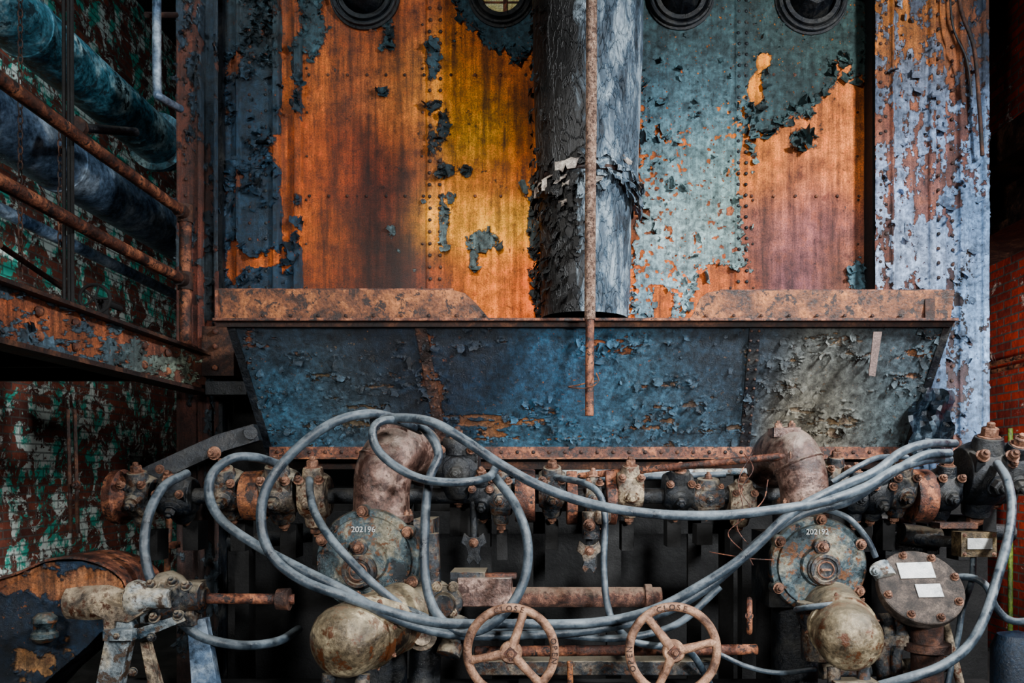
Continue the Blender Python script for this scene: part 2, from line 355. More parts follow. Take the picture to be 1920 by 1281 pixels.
bf=sheet('boiler_front',at(408,-420,6),at(1642,-420,6),at(408,640,6),at(1642,640,6),680,580,f_boiler,
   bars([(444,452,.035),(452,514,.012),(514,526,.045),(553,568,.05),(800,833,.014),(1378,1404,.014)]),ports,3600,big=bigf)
m=M()
def rivline(u0,v0,u1,v1,step,d,r=4.5,mat=RUSTD,off=0.):
    n=max(1,int(math.hypot(u1-u0,v1-v0)/step))
    for i in range(n+1):
        t=i/n; p=at(u0+(u1-u0)*t+random.uniform(-1,1),v0+(v1-v0)*t,d); p.y-=off; m.rivet(p,(0,-1,0),S(r,d),mat)
rivline(807,-400,807,590,22,6,3.6,RUSTD,.02); rivline(826,-400,826,590,22,6,3.6,RUSTD,.02)
rivline(1384,-400,1384,590,20,6,3.6,DARKM,.02); rivline(1398,-400,1398,590,20,6,3.6,DARKM,.02)
for v in (141,368):
    rivline(580,v,795,v,33,6,3.2,RUSTD,.004); rivline(845,v,985,v,36,6,3.2,RUST,.004); rivline(1410,v,1610,v,34,6,3.2,RUST,.004)
rivline(470,-300,470,540,30,6,3.5,RUSTD,.018); rivline(500,-300,500,540,30,6,3.5,DARKM,.018)
for u in (575,792,1190,1370,1412,1608): rivline(u,-200,u,540,75,6,2.6,RUSTD,.004)
m.span(at(425,640,6)+Vector((0,.02,0)),at(1618,640,6)+Vector((0,.10,-2.62)),BLACK)
m.obj('rivets',parent=bf)
m=M(); a=at(408,640,6); b=at(1642,640,6)
m.span((a.x-.3,.34,0),(b.x+.6,4.2,6.9),BLACK); m.obj('boiler_shell')
GL=grime('cream_firebrick',[(190,160,110),(230,212,160),(240,226,190)],12,.8,0,.4)
for i,(u,v,r) in enumerate([(685,-8,66),(940,-8,62),(1275,-5,64),(1520,0,68)]):
    m=M(); p=at(u,v,6); k=S(1,6)
    m.lathe(p+Vector((0,.03,0)),(0,-1,0),[(0,r*k),(.05,r*k),(.06,(r-4)*k),(.06,(r-14)*k),(.085,(r-16)*k),(.085,(r-24)*k),(.05,(r-25)*k),(-.02,(r-27)*k)],DARKM,40,caps=False)
    m.torus(p+Vector((0,-.04,0)),(0,-1,0),(r-8)*k,.018,DARKM,40,8)
    for j in range(10):
        t=j*.628+.3; m.bolt(p+Vector((math.cos(t)*(r-9)*k,-.028,math.sin(t)*(r-9)*k)),(0,-1,0),.014,DARKM)
    if i==1:
        m.lathe(p+Vector((0,.0,0)),(0,-1,0),[(0,.15),(.01,.15)],GL,30); m.box(p+Vector((.03,-.02,0)),(.03,.02,.28),RUST); m.box(p+Vector((0,-.015,-.06)),(.28,.01,.012),RUST)
    else: m.lathe(p+Vector((0,.04,0)),(0,-1,0),[(0,(r-24)*k),(.06,(r-26)*k),(.15,(r-36)*k),(.19,(r-40)*k),(.20,.02)],DARKM,8 if i!=0 else 40)
    m.obj('inspection_port')
# ================================================================ COLUMNS
def f_rcol(U,V):
    nb=fbm(U/50.,V/110.,4,8)-.5; nz=fbm(U/10.,V/26.,6,9,.7)-.5
    m=.35+nb*2.2+nz*2.8-.9*blob(U,V,1700,60,60,120)-.5*(U<1672)-.6*blob(U,V,1795,300,22,500)
    rc=blend(U,V,[(1655,200,(130,78,58)),(1655,450,(100,62,54)),(1710,60,(170,110,60)),(1710,300,(128,88,80)),(1760,100,(100,62,52)),(1800,300,(86,58,60)),(1830,500,(66,52,58)),(1800,50,(84,54,48))],60)
    pc=blend(U,V,[(1655,200,(76,88,106)),(1700,100,(100,106,120)),(1700,300,(124,136,158)),(1700,480,(118,130,150)),(1760,300,(96,114,142)),(1800,350,(72,94,124)),(1838,350,(110,136,168)),(1840,600,(104,128,158)),(1800,650,(66,84,108)),(1800,60,(44,56,74))],55)
    return m,rc,pc
rc_=sheet('riveted_column',at(1640,-420,5.8),at(1852,-420,5.8),at(1640,900,5.8),at(1852,900,5.8),120,720,f_rcol,
   bars([(1640,1672,.012),(1668,1676,.03),(1740,1752,.035),(1752,1776,-.01),(1776,1800,-.04),(1840,1852,.03)]),(),350,seed=3,edge=10,thick=.7)
m=M()
rivline(1650,-300,1650,540,24,5.8,3.5,RUSTD,.016)
for u in (1660,1758,1790,1845): rivline(u,-300,u,850,27,5.8,3.6,RUSTD,.01 if u!=1790 else -.03)
p=at(1641,900,5.8); q=at(1851,-420,5.8); m.span((p.x,p.y+.05,0),(q.x,.1,q.z),BLACK); m.obj('column_body',parent=rc_)
def f_lcol(U,V):
    nb=fbm(U/40.,V/90.,4,18)-.5; nz=fbm(U/14.,V/24.,5,19,.62)-.5
    m=.0+nb*2.2+nz*2.4+.6*(U>380)-.6*(V>500)
    rc=blend(U,V,[(360,200,(100,56,44)),(360,500,(108,58,46)),(400,300,(74,44,36)),(360,700,(92,54,46)),(360,900,(60,42,38))],80)
    pc=blend(U,V,[(360,200,(38,54,68)),(400,300,(26,48,66)),(360,600,(58,68,74))],80)
    return m,rc,pc
lc=sheet('steel_column',at(333,-420,5.88),at(412,-420,5.88),at(333,1280,5.88),at(412,1280,5.88),60,700,f_lcol,
   bars([(333,340,.03),(372,380,.03),(380,404,-.05),(404,412,.04)]),(),200,seed=4)
m=M(); p=at(334,1280,5.88);q=at(411,-420,5.88); m.span((p.x,p.y+.06,0),(q.x,.1,q.z),DARKM)
rivline(348,-300,348,640,30,5.88,3.5,RUSTD,.005); m.obj('column_body',parent=lc)
# ================================================================ HOPPER
def f_hop(U,V):
    nb=fbm(U/110.,V/20.,5,28)-.5; nz=fbm(U/24.,V/7.,6,29,.66)-.5
    m=.95+nb*3.2+nz*2.6
    for (a,b,c,d,e) in [(800,670,10,50,2.),(820,750,10,50,1.8),(1110,642,60,10,1.1),(960,792,150,12,.8),(700,700,120,10,.7),(1100,790,80,10,.6),(1560,780,90,50,1.1),(1500,640,60,14,.9),(1400,660,8,60,.9),(640,790,90,20,.7),(1160,646,60,10,.7),(1730,650,24,40,1.1),(470,640,14,40,.8),(1300,790,90,12,.6),(900,690,60,40,-.8),(650,650,90,30,-.6),(1100,710,120,30,-.8)]:
        m=m-e*blob(U,V,a,b,c,d)
    rc=blend(U,V,[(560,760,(82,76,62)),(700,700,(92,82,64)),(800,660,(130,74,50)),(825,750,(90,58,46)),(960,790,(128,90,62)),(1110,650,(140,84,54)),(1150,780,(120,84,62)),(1300,790,(96,82,70)),(1560,770,(124,110,90)),(1600,680,(108,96,82)),(1500,640,(110,94,78)),(1720,650,(134,92,66)),(470,650,(104,66,52)),(900,700,(70,66,62))],60)
    pc=blend(U,V,[(520,650,(36,48,60)),(520,760,(48,82,102)),(560,820,(56,88,108)),(700,650,(20,34,50)),(720,700,(18,36,56)),(650,740,(62,76,84)),(900,640,(26,36,46)),(900,720,(18,44,68)),(1000,740,(28,62,90)),(1060,680,(42,78,102)),(1200,720,(54,84,102)),(1000,820,(56,90,108)),(1300,700,(34,50,64)),(1400,680,(42,56,68)),(1300,800,(56,80,96)),(1560,700,(84,86,82)),(1550,790,(108,102,88)),(1680,680,(62,76,84)),(1640,800,(76,92,98))],55)
    return m,rc,pc
hTL,hTR,hBL,hBR=at(436,606,5.0),at(1774,604,5.0),at(512,856,5.5),at(1692,852,5.5)
hp=sheet('coal_hopper',hTL,hTR,hBL,hBR,700,160,f_hop,None,(),800,seed=6,fsz=.8,stk=.4)
m=M()
for A,Bm,sg in ((hTL,hBL,-1),(hTR,hBR,1)):
    A2=Vector((A.x,-.05,A.z)); B2=Vector((Bm.x,-.05,Bm.z))
    m.prism([A,Bm,B2,A2],(sg*.012,0,0),RUSTD)
    m.bar(A+Vector((sg*.01,-.012,0)),Bm+Vector((sg*.01,-.012,0)),.05,.02,DARKM,(0,-1,0))
rim0,rim1=at(405,604,4.96),at(1790,604,4.96)
m.span(rim0+Vector((0,-.05,.0)),rim1+Vector((0,.07,.016)),RUST); m.span(rim0+Vector((0,.0,-.03)),rim1+Vector((0,.012,.0)),RUSTD)
def lip(pts):
    m.prism([at(u,v,5.02+ (600-v)*-.0006) for u,v in pts],(0,.014,0),RUSTO)
lip([(404,542),(850,544),(872,550),(892,568),(918,598),(412,601)])
lip([(1345,545),(1790,545),(1782,601),(1290,601),(1300,588),(1312,560),(1326,549)])
m.bar(at(409,546,5.0),at(409,604,5.0),.02,.05,RUST,(0,-1,0)); m.span(at(404,546,4.99),at(850,541,4.99)+Vector((0,.05,0)),RUST)
m.span(at(1350,547,4.99),at(1790,543,4.99)+Vector((0,.05,0)),RUST)
m.span(at(1735,560,4.99),at(1752,600,5.0),RUSTD)
for i in range(26):
    u=440+i*52
    if 1300>u>910: continue
    m.rivet(at(u,592,5.0),(0,-1,0),.012,RUSTD)
m.span(at(505,838,5.42),at(1694,858,5.45)+Vector((0,.03,0)),RUST)
m.span(at(500,858,5.32),at(1700,862,5.5),RUSTO); m.span(at(520,866,5.45),at(1690,880,5.5),RUSTD)
for i in range(40): m.rivet(at(520+i*30,848,5.42),(0,-1,0),.014,RUSTD)
for (a,b) in ((788,830),(1416,1396)):
    A=at(a,612,4.995);B=at(b,836,5.455)
    m.bar(A,B,.07,.012,RUSTD if a<1000 else DARKM,(0,-1,0))
    for i in range(13):
        for s_ in (-.024,.024): m.rivet(A.lerp(B,(i+.5)/13)+Vector((s_,-.014,0)),(0,-1,0),.009,RUSTD)
for A,Bm in ((hTL,hBL),(hTR,hBR)):
    for i in range(14): m.rivet(A.lerp(Bm,(i+.5)/14)+Vector((.05 if A.x<0 else -.05,-.014,0)),(0,-1,0),.010,DARKM)
m.prism([at(1638,622,4.9),at(1654,622,4.9),at(1641,706,4.9),at(1629,704,4.9)],(0,.01,0),grime('pale_strap',[(96,78,74),(124,106,100)],10,.6))
m.obj('hopper_frame',parent=hp)
# ================================================================ COAL CHUTE
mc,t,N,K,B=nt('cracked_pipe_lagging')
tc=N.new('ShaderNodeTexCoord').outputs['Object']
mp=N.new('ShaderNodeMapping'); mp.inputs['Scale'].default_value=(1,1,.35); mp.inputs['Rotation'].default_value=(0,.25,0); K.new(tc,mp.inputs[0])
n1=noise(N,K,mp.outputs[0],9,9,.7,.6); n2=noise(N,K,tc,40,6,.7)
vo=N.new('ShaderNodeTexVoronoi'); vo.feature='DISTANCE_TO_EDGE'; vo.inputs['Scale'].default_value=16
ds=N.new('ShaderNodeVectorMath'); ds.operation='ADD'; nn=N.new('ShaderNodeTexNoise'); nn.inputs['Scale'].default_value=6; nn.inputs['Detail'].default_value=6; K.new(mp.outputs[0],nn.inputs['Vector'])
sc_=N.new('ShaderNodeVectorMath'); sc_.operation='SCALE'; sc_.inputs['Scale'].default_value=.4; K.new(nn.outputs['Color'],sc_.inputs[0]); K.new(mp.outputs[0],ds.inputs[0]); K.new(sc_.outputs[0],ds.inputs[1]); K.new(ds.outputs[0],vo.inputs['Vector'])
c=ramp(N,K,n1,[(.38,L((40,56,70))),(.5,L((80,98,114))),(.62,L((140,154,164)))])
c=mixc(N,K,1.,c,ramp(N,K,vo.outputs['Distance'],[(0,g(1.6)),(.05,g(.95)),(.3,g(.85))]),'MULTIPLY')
# left half of the lagging near-black, with a noisy edge
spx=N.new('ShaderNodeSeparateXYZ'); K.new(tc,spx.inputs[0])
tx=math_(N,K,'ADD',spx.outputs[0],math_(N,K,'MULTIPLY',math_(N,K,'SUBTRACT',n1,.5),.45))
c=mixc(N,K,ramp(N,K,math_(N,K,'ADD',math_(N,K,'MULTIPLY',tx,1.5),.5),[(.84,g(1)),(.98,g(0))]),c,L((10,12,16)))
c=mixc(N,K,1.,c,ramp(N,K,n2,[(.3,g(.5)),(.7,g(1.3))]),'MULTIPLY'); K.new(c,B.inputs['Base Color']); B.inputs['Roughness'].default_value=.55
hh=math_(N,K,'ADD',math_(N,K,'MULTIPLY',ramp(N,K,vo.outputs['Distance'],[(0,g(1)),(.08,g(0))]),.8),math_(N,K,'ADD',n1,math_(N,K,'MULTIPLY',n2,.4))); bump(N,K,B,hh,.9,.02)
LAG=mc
m=M()
def wrinkled(p,q,r1,r2,mat,amp,seg=96,rows=90,sd=0,rag=0.):
    p=Vector(p);q=Vector(q);x,y,a=frame(q-p);v=[];f=[]; Ln=(q-p).length
    T,Hh=np.meshgrid(np.linspace(0,2*math.pi,seg,endpoint=False),np.linspace(0,1,rows))
    nz=fbm(np.cos(T)*2+5+Hh*3,np.sin(T)*2+5+Hh*6,5,sd)-.5; rg=fbm(T*3,T*0,4,sd+2)-.5
    for j in range(rows):
        for i in range(seg):
            hgt=Hh[j,i]; rr=r1+(r2-r1)*hgt+amp*nz[j,i]*2
            e=max(0,hgt-.9)/.1*rag*rg[j,i]
            v.append(p+a*(hgt*Ln+e)+x*(math.cos(T[j,i])*rr)+y*(math.sin(T[j,i])*rr))
    for j in range(rows-1):
        for i in range(seg): k=(i+1)%seg; f.append((j*seg+i,j*seg+k,(j+1)*seg+k,(j+1)*seg+i))
    m.add(v,f,mat)
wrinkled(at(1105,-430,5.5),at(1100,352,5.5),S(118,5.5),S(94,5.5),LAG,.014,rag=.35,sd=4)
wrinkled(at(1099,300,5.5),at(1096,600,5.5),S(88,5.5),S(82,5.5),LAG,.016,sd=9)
def flap(c0,r,t,w_,l,mat,o_=.6):
    o=c0+Vector((math.cos(t)*r,math.sin(t)*r,0)); d=Vector((math.cos(t),math.sin(t),0)); tn=Vector((-d.y,d.x,0)); v=[];f=[]
    for j in range(4):
        s_=j/3; out=d*(l*o_*math.sin(s_*1.8)+.012); dn=Vector((0,0,-l*s_*random.uniform(.5,1.1)))
        for k in (-1,0,1): v.append(o+out+dn+tn*(k*w_*(1-.5*s_))+Vector((random.gauss(0,.006),random.gauss(0,.006),random.gauss(0,.008))))
    for j in range(3):
        for k in range(2): f.append((j*3+k,j*3+k+1,(j+1)*3+k+1,(j+1)*3+k))
    m.add(v,f,mat)
TORN=grime('torn_lagging',[(64,60,64),(130,122,116),(180,174,164)],14,.6,0,.6)
for i in range(150):
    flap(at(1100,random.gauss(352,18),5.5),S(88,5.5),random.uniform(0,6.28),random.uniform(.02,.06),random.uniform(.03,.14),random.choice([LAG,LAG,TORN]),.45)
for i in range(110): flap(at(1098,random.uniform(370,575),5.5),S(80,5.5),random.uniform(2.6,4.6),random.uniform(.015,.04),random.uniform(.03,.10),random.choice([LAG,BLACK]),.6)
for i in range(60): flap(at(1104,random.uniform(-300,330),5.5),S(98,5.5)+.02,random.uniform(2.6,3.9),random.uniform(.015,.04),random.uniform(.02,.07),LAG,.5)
m.torus(at(1100,345,5.5),(0,0,1),S(88,5.5),.02,RUSTD)
m.obj('coal_chute',ang=60)
m=M()
pts=[at(1108,-420,4.7),at(1109,100,4.7),at(1107,400,4.7),at(1106,600,4.7)]
m.tube(spline(pts,6),[.033]*19,grime('pitted_rod',[(80,60,52),(138,112,98),(176,152,136)],30,.6,0,.9,spots=(70,46,40)),14)
m.tube([at(1106,596,4.7),at(1105,780,4.7)],.026,RUST,14)
m.tube(spline([at(1118,700,4.68),at(1122,716,4.6),at(1100,728,4.62),at(1066,726,4.7),at(1085,722,4.78),at(1120,714,4.75)],8),.004,RUSTO,6)
m.obj('hanging_rod')
# ================================================================ SHAFT WITH BEARINGS
sd=4.5
def spt(u,v=930,d=sd): return at(u,v,d)
m=M(); m.cyl(spt(215),spt(1900,930),S(15,sd),DARKM,seg=18)
for u in (985,1722):
    m.lathe(spt(u)-Vector((.055,0,0)),(1,0,0),[(0,S(48,sd)),(.01,S(50,sd)),(.10,S(50,sd)),(.11,S(48,sd))],RUST,36)
m.lathe(spt(478)-Vector((.05,0,0)),(1,0,0),[(0,S(46,sd)),(.10,S(48,sd)),(.11,S(44,sd))],RUSTO,36)
m.lathe(spt(216,932),(1,0,0),[(0,.12),(.0,S(50,sd)),(.05,S(52,sd)),(.06,S(44,sd)),(.12,S(40,sd)),(.16,S(28,sd))],RUST,30)
for j in range(6):
    t=j*1.047; m.bolt(spt(214,932)+Vector((0,math.cos(t)*.11,math.sin(t)*.11)),(-1,0,0),.014,BOLT)
m.obj('line_shaft')
def bearing(u,v,r,wd,tilt,mat,d=sd):
    m=M(); c=at(u,v,d); R=S(r,d); W_=S(wd,d)
    m.lathe(c-Vector((W_/2,0,0)),(1,0,0),[(0,R*.55),(0,R*.8),(W_*.12,R*.9),(W_*.3,R),(W_*.7,R),(W_*.88,R*.9),(W_,R*.8),(W_,R*.5)],mat,28)
    ca,sa=math.cos(tilt),math.sin(tilt); up=Vector((0,-sa,ca)); fw=Vector((0,-ca,-sa))
    Rm=Matrix((Vector((1,0,0)),fw,up)).transposed()
    for s_ in (1,-1):
        m.lathe(c+up*(s_*R*.6)+fw*R*.2,up*s_,[(0,W_*.42),(R*.5,W_*.36),(R*.62,W_*.33)],mat,16)
        m.bolt(c+up*(s_*R*1.2)+fw*R*.2,up*s_,R*.24,BOLT)
    m.lathe(c+fw*R*.4,fw,[(0,W_*.36),(R*.55,W_*.33),(R*.65,W_*.24)],mat,16)
    m.bolt(c+fw*R*1.02,fw,R*.24,mat)
    for x_ in (-.36,.36): m.box(c+fw*R*.55+up*R*.55+Vector((x_*W_,0,0)),(W_*.22,R*.5,R*.5),mat,Rm); m.bolt(c+fw*R*.8+up*R*.8+Vector((x_*W_,0,0)),(fw+up),R*.15,BOLT)
    m.box(c-up*R*1.5+Vector((0,.1,-.1)),(W_*.5,.14,R*1.4),BLACK)
    m.obj('shaft_bearing',bev=R*.07)
for (u,v,r,w_,t) in [(268,932,42,52,.3),(335,930,40,60,.7),(430,920,42,56,.5),(528,922,46,62,.4),(592,930,46,52,.2),(860,875,46,78,.2),(905,925,38,44,.6),(940,932,40,40,.1),(1035,918,40,50,.4),(1112,945,40,30,-.2),(1180,918,40,48,.3),(1270,920,38,54,.5),(1325,930,28,60,.2),(1388,940,36,48,.4),(1560,900,38,42,.3),(1600,930,38,36,.1),(1640,925,40,44,.5),(1682,915,42,48,.4),(1764,920,42,48,.3),(1835,890,62,74,.3),(1885,880,50,54,.6)]:
    bearing(u,v,r,w_,t,DARKM if u in (1835,1885,905,1600,860,1270,1640,1764,335) else (CASTT if u in (592,1180,1388) else CAST))
for u in (1072,1145):
    m=M(); m.lathe(spt(u,942)-Vector((.03,0,0)),(1,0,0),[(0,.06),(0,S(42,sd)),(.06,S(42,sd)),(.06,.06)],RUST,28); m.box(spt(u,900),(.06,.06,.1),RUST); m.obj('shaft_collar',bev=.006)
m=M()
m.prism([at(232,905,4.55),at(250,885,4.55),at(405,815,4.7),at(475,795,4.75),at(486,826,4.75),at(420,846,4.7),at(290,905,4.55)],(0,.07,0),DARKM)
m.cyl(at(405,850,4.6),at(405,850,4.9),.02,BOLT); m.bolt(at(402,850,4.6),(0,-1,0),.03,BOLT); m.bolt(at(300,880,4.52),(0,-1,0),.02,BOLT)
m.cyl(at(470,812,4.7),at(470,812,5.5),.04,DARKM)
m.obj('rocker_arm',bev=.008)
m=M(); m.cyl(at(1085,893,4.6),at(1476,855,4.1),S(7,4.3),RUST,seg=10); m.bolt(at(1478,855,4.1),(1,0,0),.025,BOLT)
m.cyl(at(1050,888,4.9),at(1400,885,4.9),.022,BRACK); m.cyl(at(930,905,4.85),at(1360,890,4.85),.02,HOSE); m.obj('pull_rod')
# ================================================================ GEAR REDUCERS
def reducer(cu,cvv,R,d,txt,num,elbow,neck,bulb,boss_l):
    m=M(); c=at(cu,cvv,d); r=S(R,d)
    m.lathe(c+Vector((0,.26,0)),(0,-1,0),[(0,r*.7),(.05,r*.82),(.18,r*.86),(.2,r),(.235,r),(.245,r*.97),(.245,r*.86),(.262,r*.84),(.266,r*.42),(.285,r*.38),(.285,r*.1)],COVER,64)
    for j in range(6):
        t=math.radians(60*j+ (28 if num else 35)); p=c+Vector((math.cos(t)*r*.95,0,math.sin(t)*r*.95))
        m.lathe(p+Vector((0,.07,0)),(0,-1,0),[(0,r*.13),(.06,r*.13),(.07,r*.11)],COVER,16); m.bolt(p,(0,-1,0),r*.085,BOLT)
    b=at(cu+boss_l[0],cvv+boss_l[1],d)
    m.lathe(b+Vector((0,-.01,0)),(0,-1,0),[(0,r*.36),(.03,r*.33),(.035,r*.30),(.05,r*.30),(.052,r*.24),(.045,r*.22),(.045,.001)],CAST,36)
    yb=Vector((0,-.059,0))
    m.torus(b+yb,(0,1,0),r*.16,r*.018,BOLT,30,8); m.box(b+yb,(r*.2,.012,r*.04),BOLT)
    b2=at(cu+boss_l[2],cvv+boss_l[3],d)
    m.lathe(b2+Vector((0,-.01,0)),(0,-1,0),[(0,r*.17),(.03,r*.16),(.034,r*.12)],CAST,20); m.bolt(b2+Vector((0,-.045,0)),(0,-1,0),r*.085,BOLT)
    tv=cvv-R*(.70 if num else .60)
    m.text(txt,at(cu-6,tv,d)+Vector((0,-.008,0)),(1,0,0),(0,0,1),r*.155,.006,LABEL)
    P=spline([at(*e[:3]) for e in elbow],8); rr=np.interp(np.linspace(0,len(elbow)-1,len(P)),range(len(elbow)),[S(e[3],e[2]) for e in elbow])
    m.tube(P,list(rr),REDC,32)
    i_=int(len(P)*.45); m.torus(P[i_],(P[i_+1]-P[i_-1]),rr[i_]*.99,.008,REDC,32,8)
    fl=at(*neck[:3]); fr=S(neck[3],neck[2])
    m.lathe(fl-Vector((0,0,.02)),(0,0,1),[(0,fr*.98),(.0,fr*1.12),(.035,fr*1.12),(.04,fr)],REDC,36)
    for j in range(8):
        t=j*math.pi/4+.4; m.bolt(fl+Vector((math.cos(t)*fr*1.02,math.sin(t)*fr*1.02,.018)),(0,0,1),.014,BOLT)
    tp=at(*neck[4:7]); m.box(tp,(.14,.12,.05),REDC); m.bolt(tp+Vector((-.03,0,.025)),(0,0,1),.02,BOLT); m.bolt(tp+Vector((.04,0,.025)),(0,0,1),.02,BOLT)
    m.box(c+Vector((0,.42,-.05)),(r*1.5,.36,r*1.6),DARKM); m.cyl(c+Vector((0,.4,-.2)),c+Vector((0,.4,-1.0)),r*.5,DARKM,seg=24)
    m.cyl(c+Vector((0,.3,.0)),c+Vector((0,.35,r*1.3)),r*.55,DARKM,seg=24)
    A=at(*bulb[0]); Bq=at(*bulb[1]); rb=S(bulb[2],bulb[1][2]); Lb=(Bq-A).length
    m.lathe(A,Bq-A,[(0,rb*.8),(Lb*.05,rb*.98),(Lb*.5,rb*.98),(Lb*.5,rb*1.05),(Lb*.56,rb*1.05),(Lb*.56,rb*.99),(Lb*.80,rb*.98),(Lb*.88,rb*.9),(Lb*.94,rb*.74),(Lb*.98,rb*.45),(Lb*.995,rb*.2),(Lb,.01)],TANK,48)
    x,y,a=frame(Bq-A)
    for j in range(8):
        t=j*math.pi/4+.2; m.bolt(A+a*Lb*.5+x*(math.cos(t)*rb*1.0)+y*(math.sin(t)*rb*1.0),x*math.cos(t)+y*math.sin(t),rb*.07,BOLT)
    m.lathe(A-a*.25,a,[(0,rb*.6),(.25,rb*.75)],CAST,28)
    # lower yoke lugs carrying the bulb
    for s_ in (-.45,.45): m.cyl(Bq-a*Lb*.25+Vector((s_*rb,0,-rb*.9)),Bq-a*Lb*.2+Vector((s_*rb,0,-rb*2.0)),rb*.2,CAST)
    return m.obj('gear_reducer',bev=.005)
reducer(688,1052,98,3.95,'202196',0,[(716,985,4.15,52),(716,920,4.15,52),(722,880,4.17,54),(742,850,4.22,54),(775,842,4.4,50),(800,870,4.6,46)],(716,972,4.15,52,742,805,4.2),((765,1150,3.95),(606,1220,3.5),72),(-12,18,-12,-26))
reducer(1537,1062,92,3.95,'202192',1,[(1508,985,4.15,44),(1508,925,4.15,44),(1500,880,4.17,46),(1482,850,4.22,48),(1458,850,4.4,44),(1440,880,4.6,40)],(1508,950,4.15,44,1470,812,4.2),((1556,1140,4.0),(1604,1216,3.5),64),(4,4,0,-38))
m=M()
m.lathe(at(1540,1125,3.9),(0.1,-.05,-1),[(0,S(46,3.8)),(.03,S(52,3.8)),(.08,S(48,3.8)),(.12,S(44,3.8)),(.28,S(50,3.8))],CAST,30)
m.torus(at(1545,1138,3.82),(0.1,-.25,-1),S(52,3.75),.014,HOSE)
m.box(at(1600,1285,3.6),(.2,.1,.05),CAST)
m.cyl(at(1648,1060,3.95),at(1662,1085,3.9),.05,BRACK); m.bolt(at(1640,1070,3.85),(0,-1,0),.02,BRACK)
m.obj('valve_body',bev=.006)
m=M()
m.box(at(800,1060,4.2),(.10,.25,.5),CAST); m.cyl(at(805,1000,4.1),at(812,1160,4.1),.05,CAST)
m.lathe(at(835,1130,4.0),(0,-1,0),[(0,.09),(.04,.09),(.05,.06),(.12,.055)],CAST,24)
for k,(u,v) in enumerate([(820,1100),(850,1100),(848,1150),(815,1155)]): m.bolt(at(u,v,3.95),(0,-1,0),.02,CASTT)
m.lathe(at(812,1130,4.0),(1,0,.5),[(0,.05),(.08,.06),(.1,.04)],CASTT,20)
m.cyl(at(800,1160,4.),at(795,1290,4.),.08,DARKM); m.cyl(at(860,1160,4.),at(840,1230,3.9),.06,CAST); m.box(at(880,1090,4.2),(.18,.2,.12),CAST)
m.lathe(at(790,1190,3.9),(.2,-1,.1),[(0,.07),(.05,.075),(.06,.05),(.1,.045)],CASTT,20)
m.obj('valve_casting',bev=.006)
m=M(); CR=grime('crusted_rust',[(52,36,32),(96,62,52),(140,102,86)],22,.7,0,1.,dust=.6,dustc=(140,120,104))
m.cyl(at(935,1120,4.2),at(1240,1120,4.2),S(19,4.2),CR,seg=24); m.box(at(910,1108,4.15),(.28,.12,.15),REDC); m.box(at(915,1080,4.15),(.3,.06,.03),RUST)
m.cyl(at(890,1222,4.1),at(1420,1218,4.1),S(10,4.1),RUST,seg=14)
m.span(at(880,1240,4.2),at(1330,1250,4.4),CAST); m.cyl(at(1068,1240,4.),at(1070,1300,4.),.015,RUSTO)
for u in (945,1215): m.lathe(at(u,1120,4.2)-Vector((.02,0,0)),(1,0,0),[(0,.07),(.04,.07)],CR,24)
m.obj('feed_screw',bev=.006)
for (u,v) in ((888,1030),(1105,1045)):
    m=M(); d=4.4
    P=[(-18,-30),(-8,-22),(8,-22),(18,-30),(24,-12),(14,-4),(10,10),(14,20),(8,30),(0,20),(-8,30),(-14,20),(-10,10),(-14,-4),(-24,-12)]
    m.prism([at(u+a,v+b,d) for a,b in P],(0,.05,0),DARKM if u<1000 else CAST); m.cyl(at(u,v-20,d+.02),at(u,940,d+.02),.02,DARKM); m.bolt(at(u,v-12,d),(0,-1,0),.02,BOLT)
    m.obj('hanger_bracket',bev=.005)
m=M(); m.cyl(at(1108,960,4.35),at(1108,1010,4.35),.05,CAST); m.lathe(at(1130,955,4.3),(0,0,-1),[(0,.03),(.02,.045),(.06,.045),(.08,.03)],CASTT); m.bolt(at(1105,985,4.3),(0,-1,0),.025,BOLT); m.obj('drop_link')
m=M(); m.torus(at(1405,1155,4.0),(1,-.25,0),S(30,4.0),.014,RUST,36,8); m.cyl(at(1405,1155,4.0),at(1405,1155,4.4),.02,RUST); m.obj('pull_ring')
# ================================================================ HANDWHEELS
def wheel(cu,cvv,angs,d=3.5,R=82):
    m=M(); c=at(cu,cvv,d); r=S(R,d); ax=Vector((0,-1,0))
    m.torus(c,ax,r,S(8.5,d),WHEEL,72,14)
    for a in angs:
        a=math.radians(a); dr=Vector((math.cos(a),0,math.sin(a)))
        m.tube([c+dr*r*.12+ax*.02,c+dr*r*.4+ax*.018,c+dr*r*.75+ax*.006,c+dr*r*.97],[S(10,d),S(8.5,d),S(7.5,d),S(9,d)],WHEEL,12)
    m.lathe(c+Vector((0,.05,0)),ax,[(0,r*.2),(.05,r*.26),(.075,r*.26),(.085,r*.22)],WHEEL,30)
    m.lathe(c+ax*.034,ax,[(0,r*.16),(.012,r*.16),(.012,r*.001)],RUST,4)
    m.bolt(c+ax*.03,ax,r*.09,BOLT)
    m.cyl(c+Vector((0,.04,0)),c+Vector((0,.7,0)),.022,RUSTD)
    def arc(txt,mid,stepd=8.5):
        n=len(txt)
        for i,ch in enumerate(txt):
            a=math.radians(mid-(i-(n-1)/2)*stepd); dr=Vector((math.cos(a),0,math.sin(a))); tn=Vector((math.sin(a),0,-math.cos(a)))
            m.text(ch,c+dr*r+ax*(S(8.5,d)*.98),tn,dr,S(15,d),.002,RUSTD)
    arc('CLOSE',92 ); arc('OPEN',2 if cu<1000 else 190); arc('97202',-105)
    m.obj('handwheel')
wheel(958,1222,[72,192,312]); wheel(1262,1220,[128,12,248])
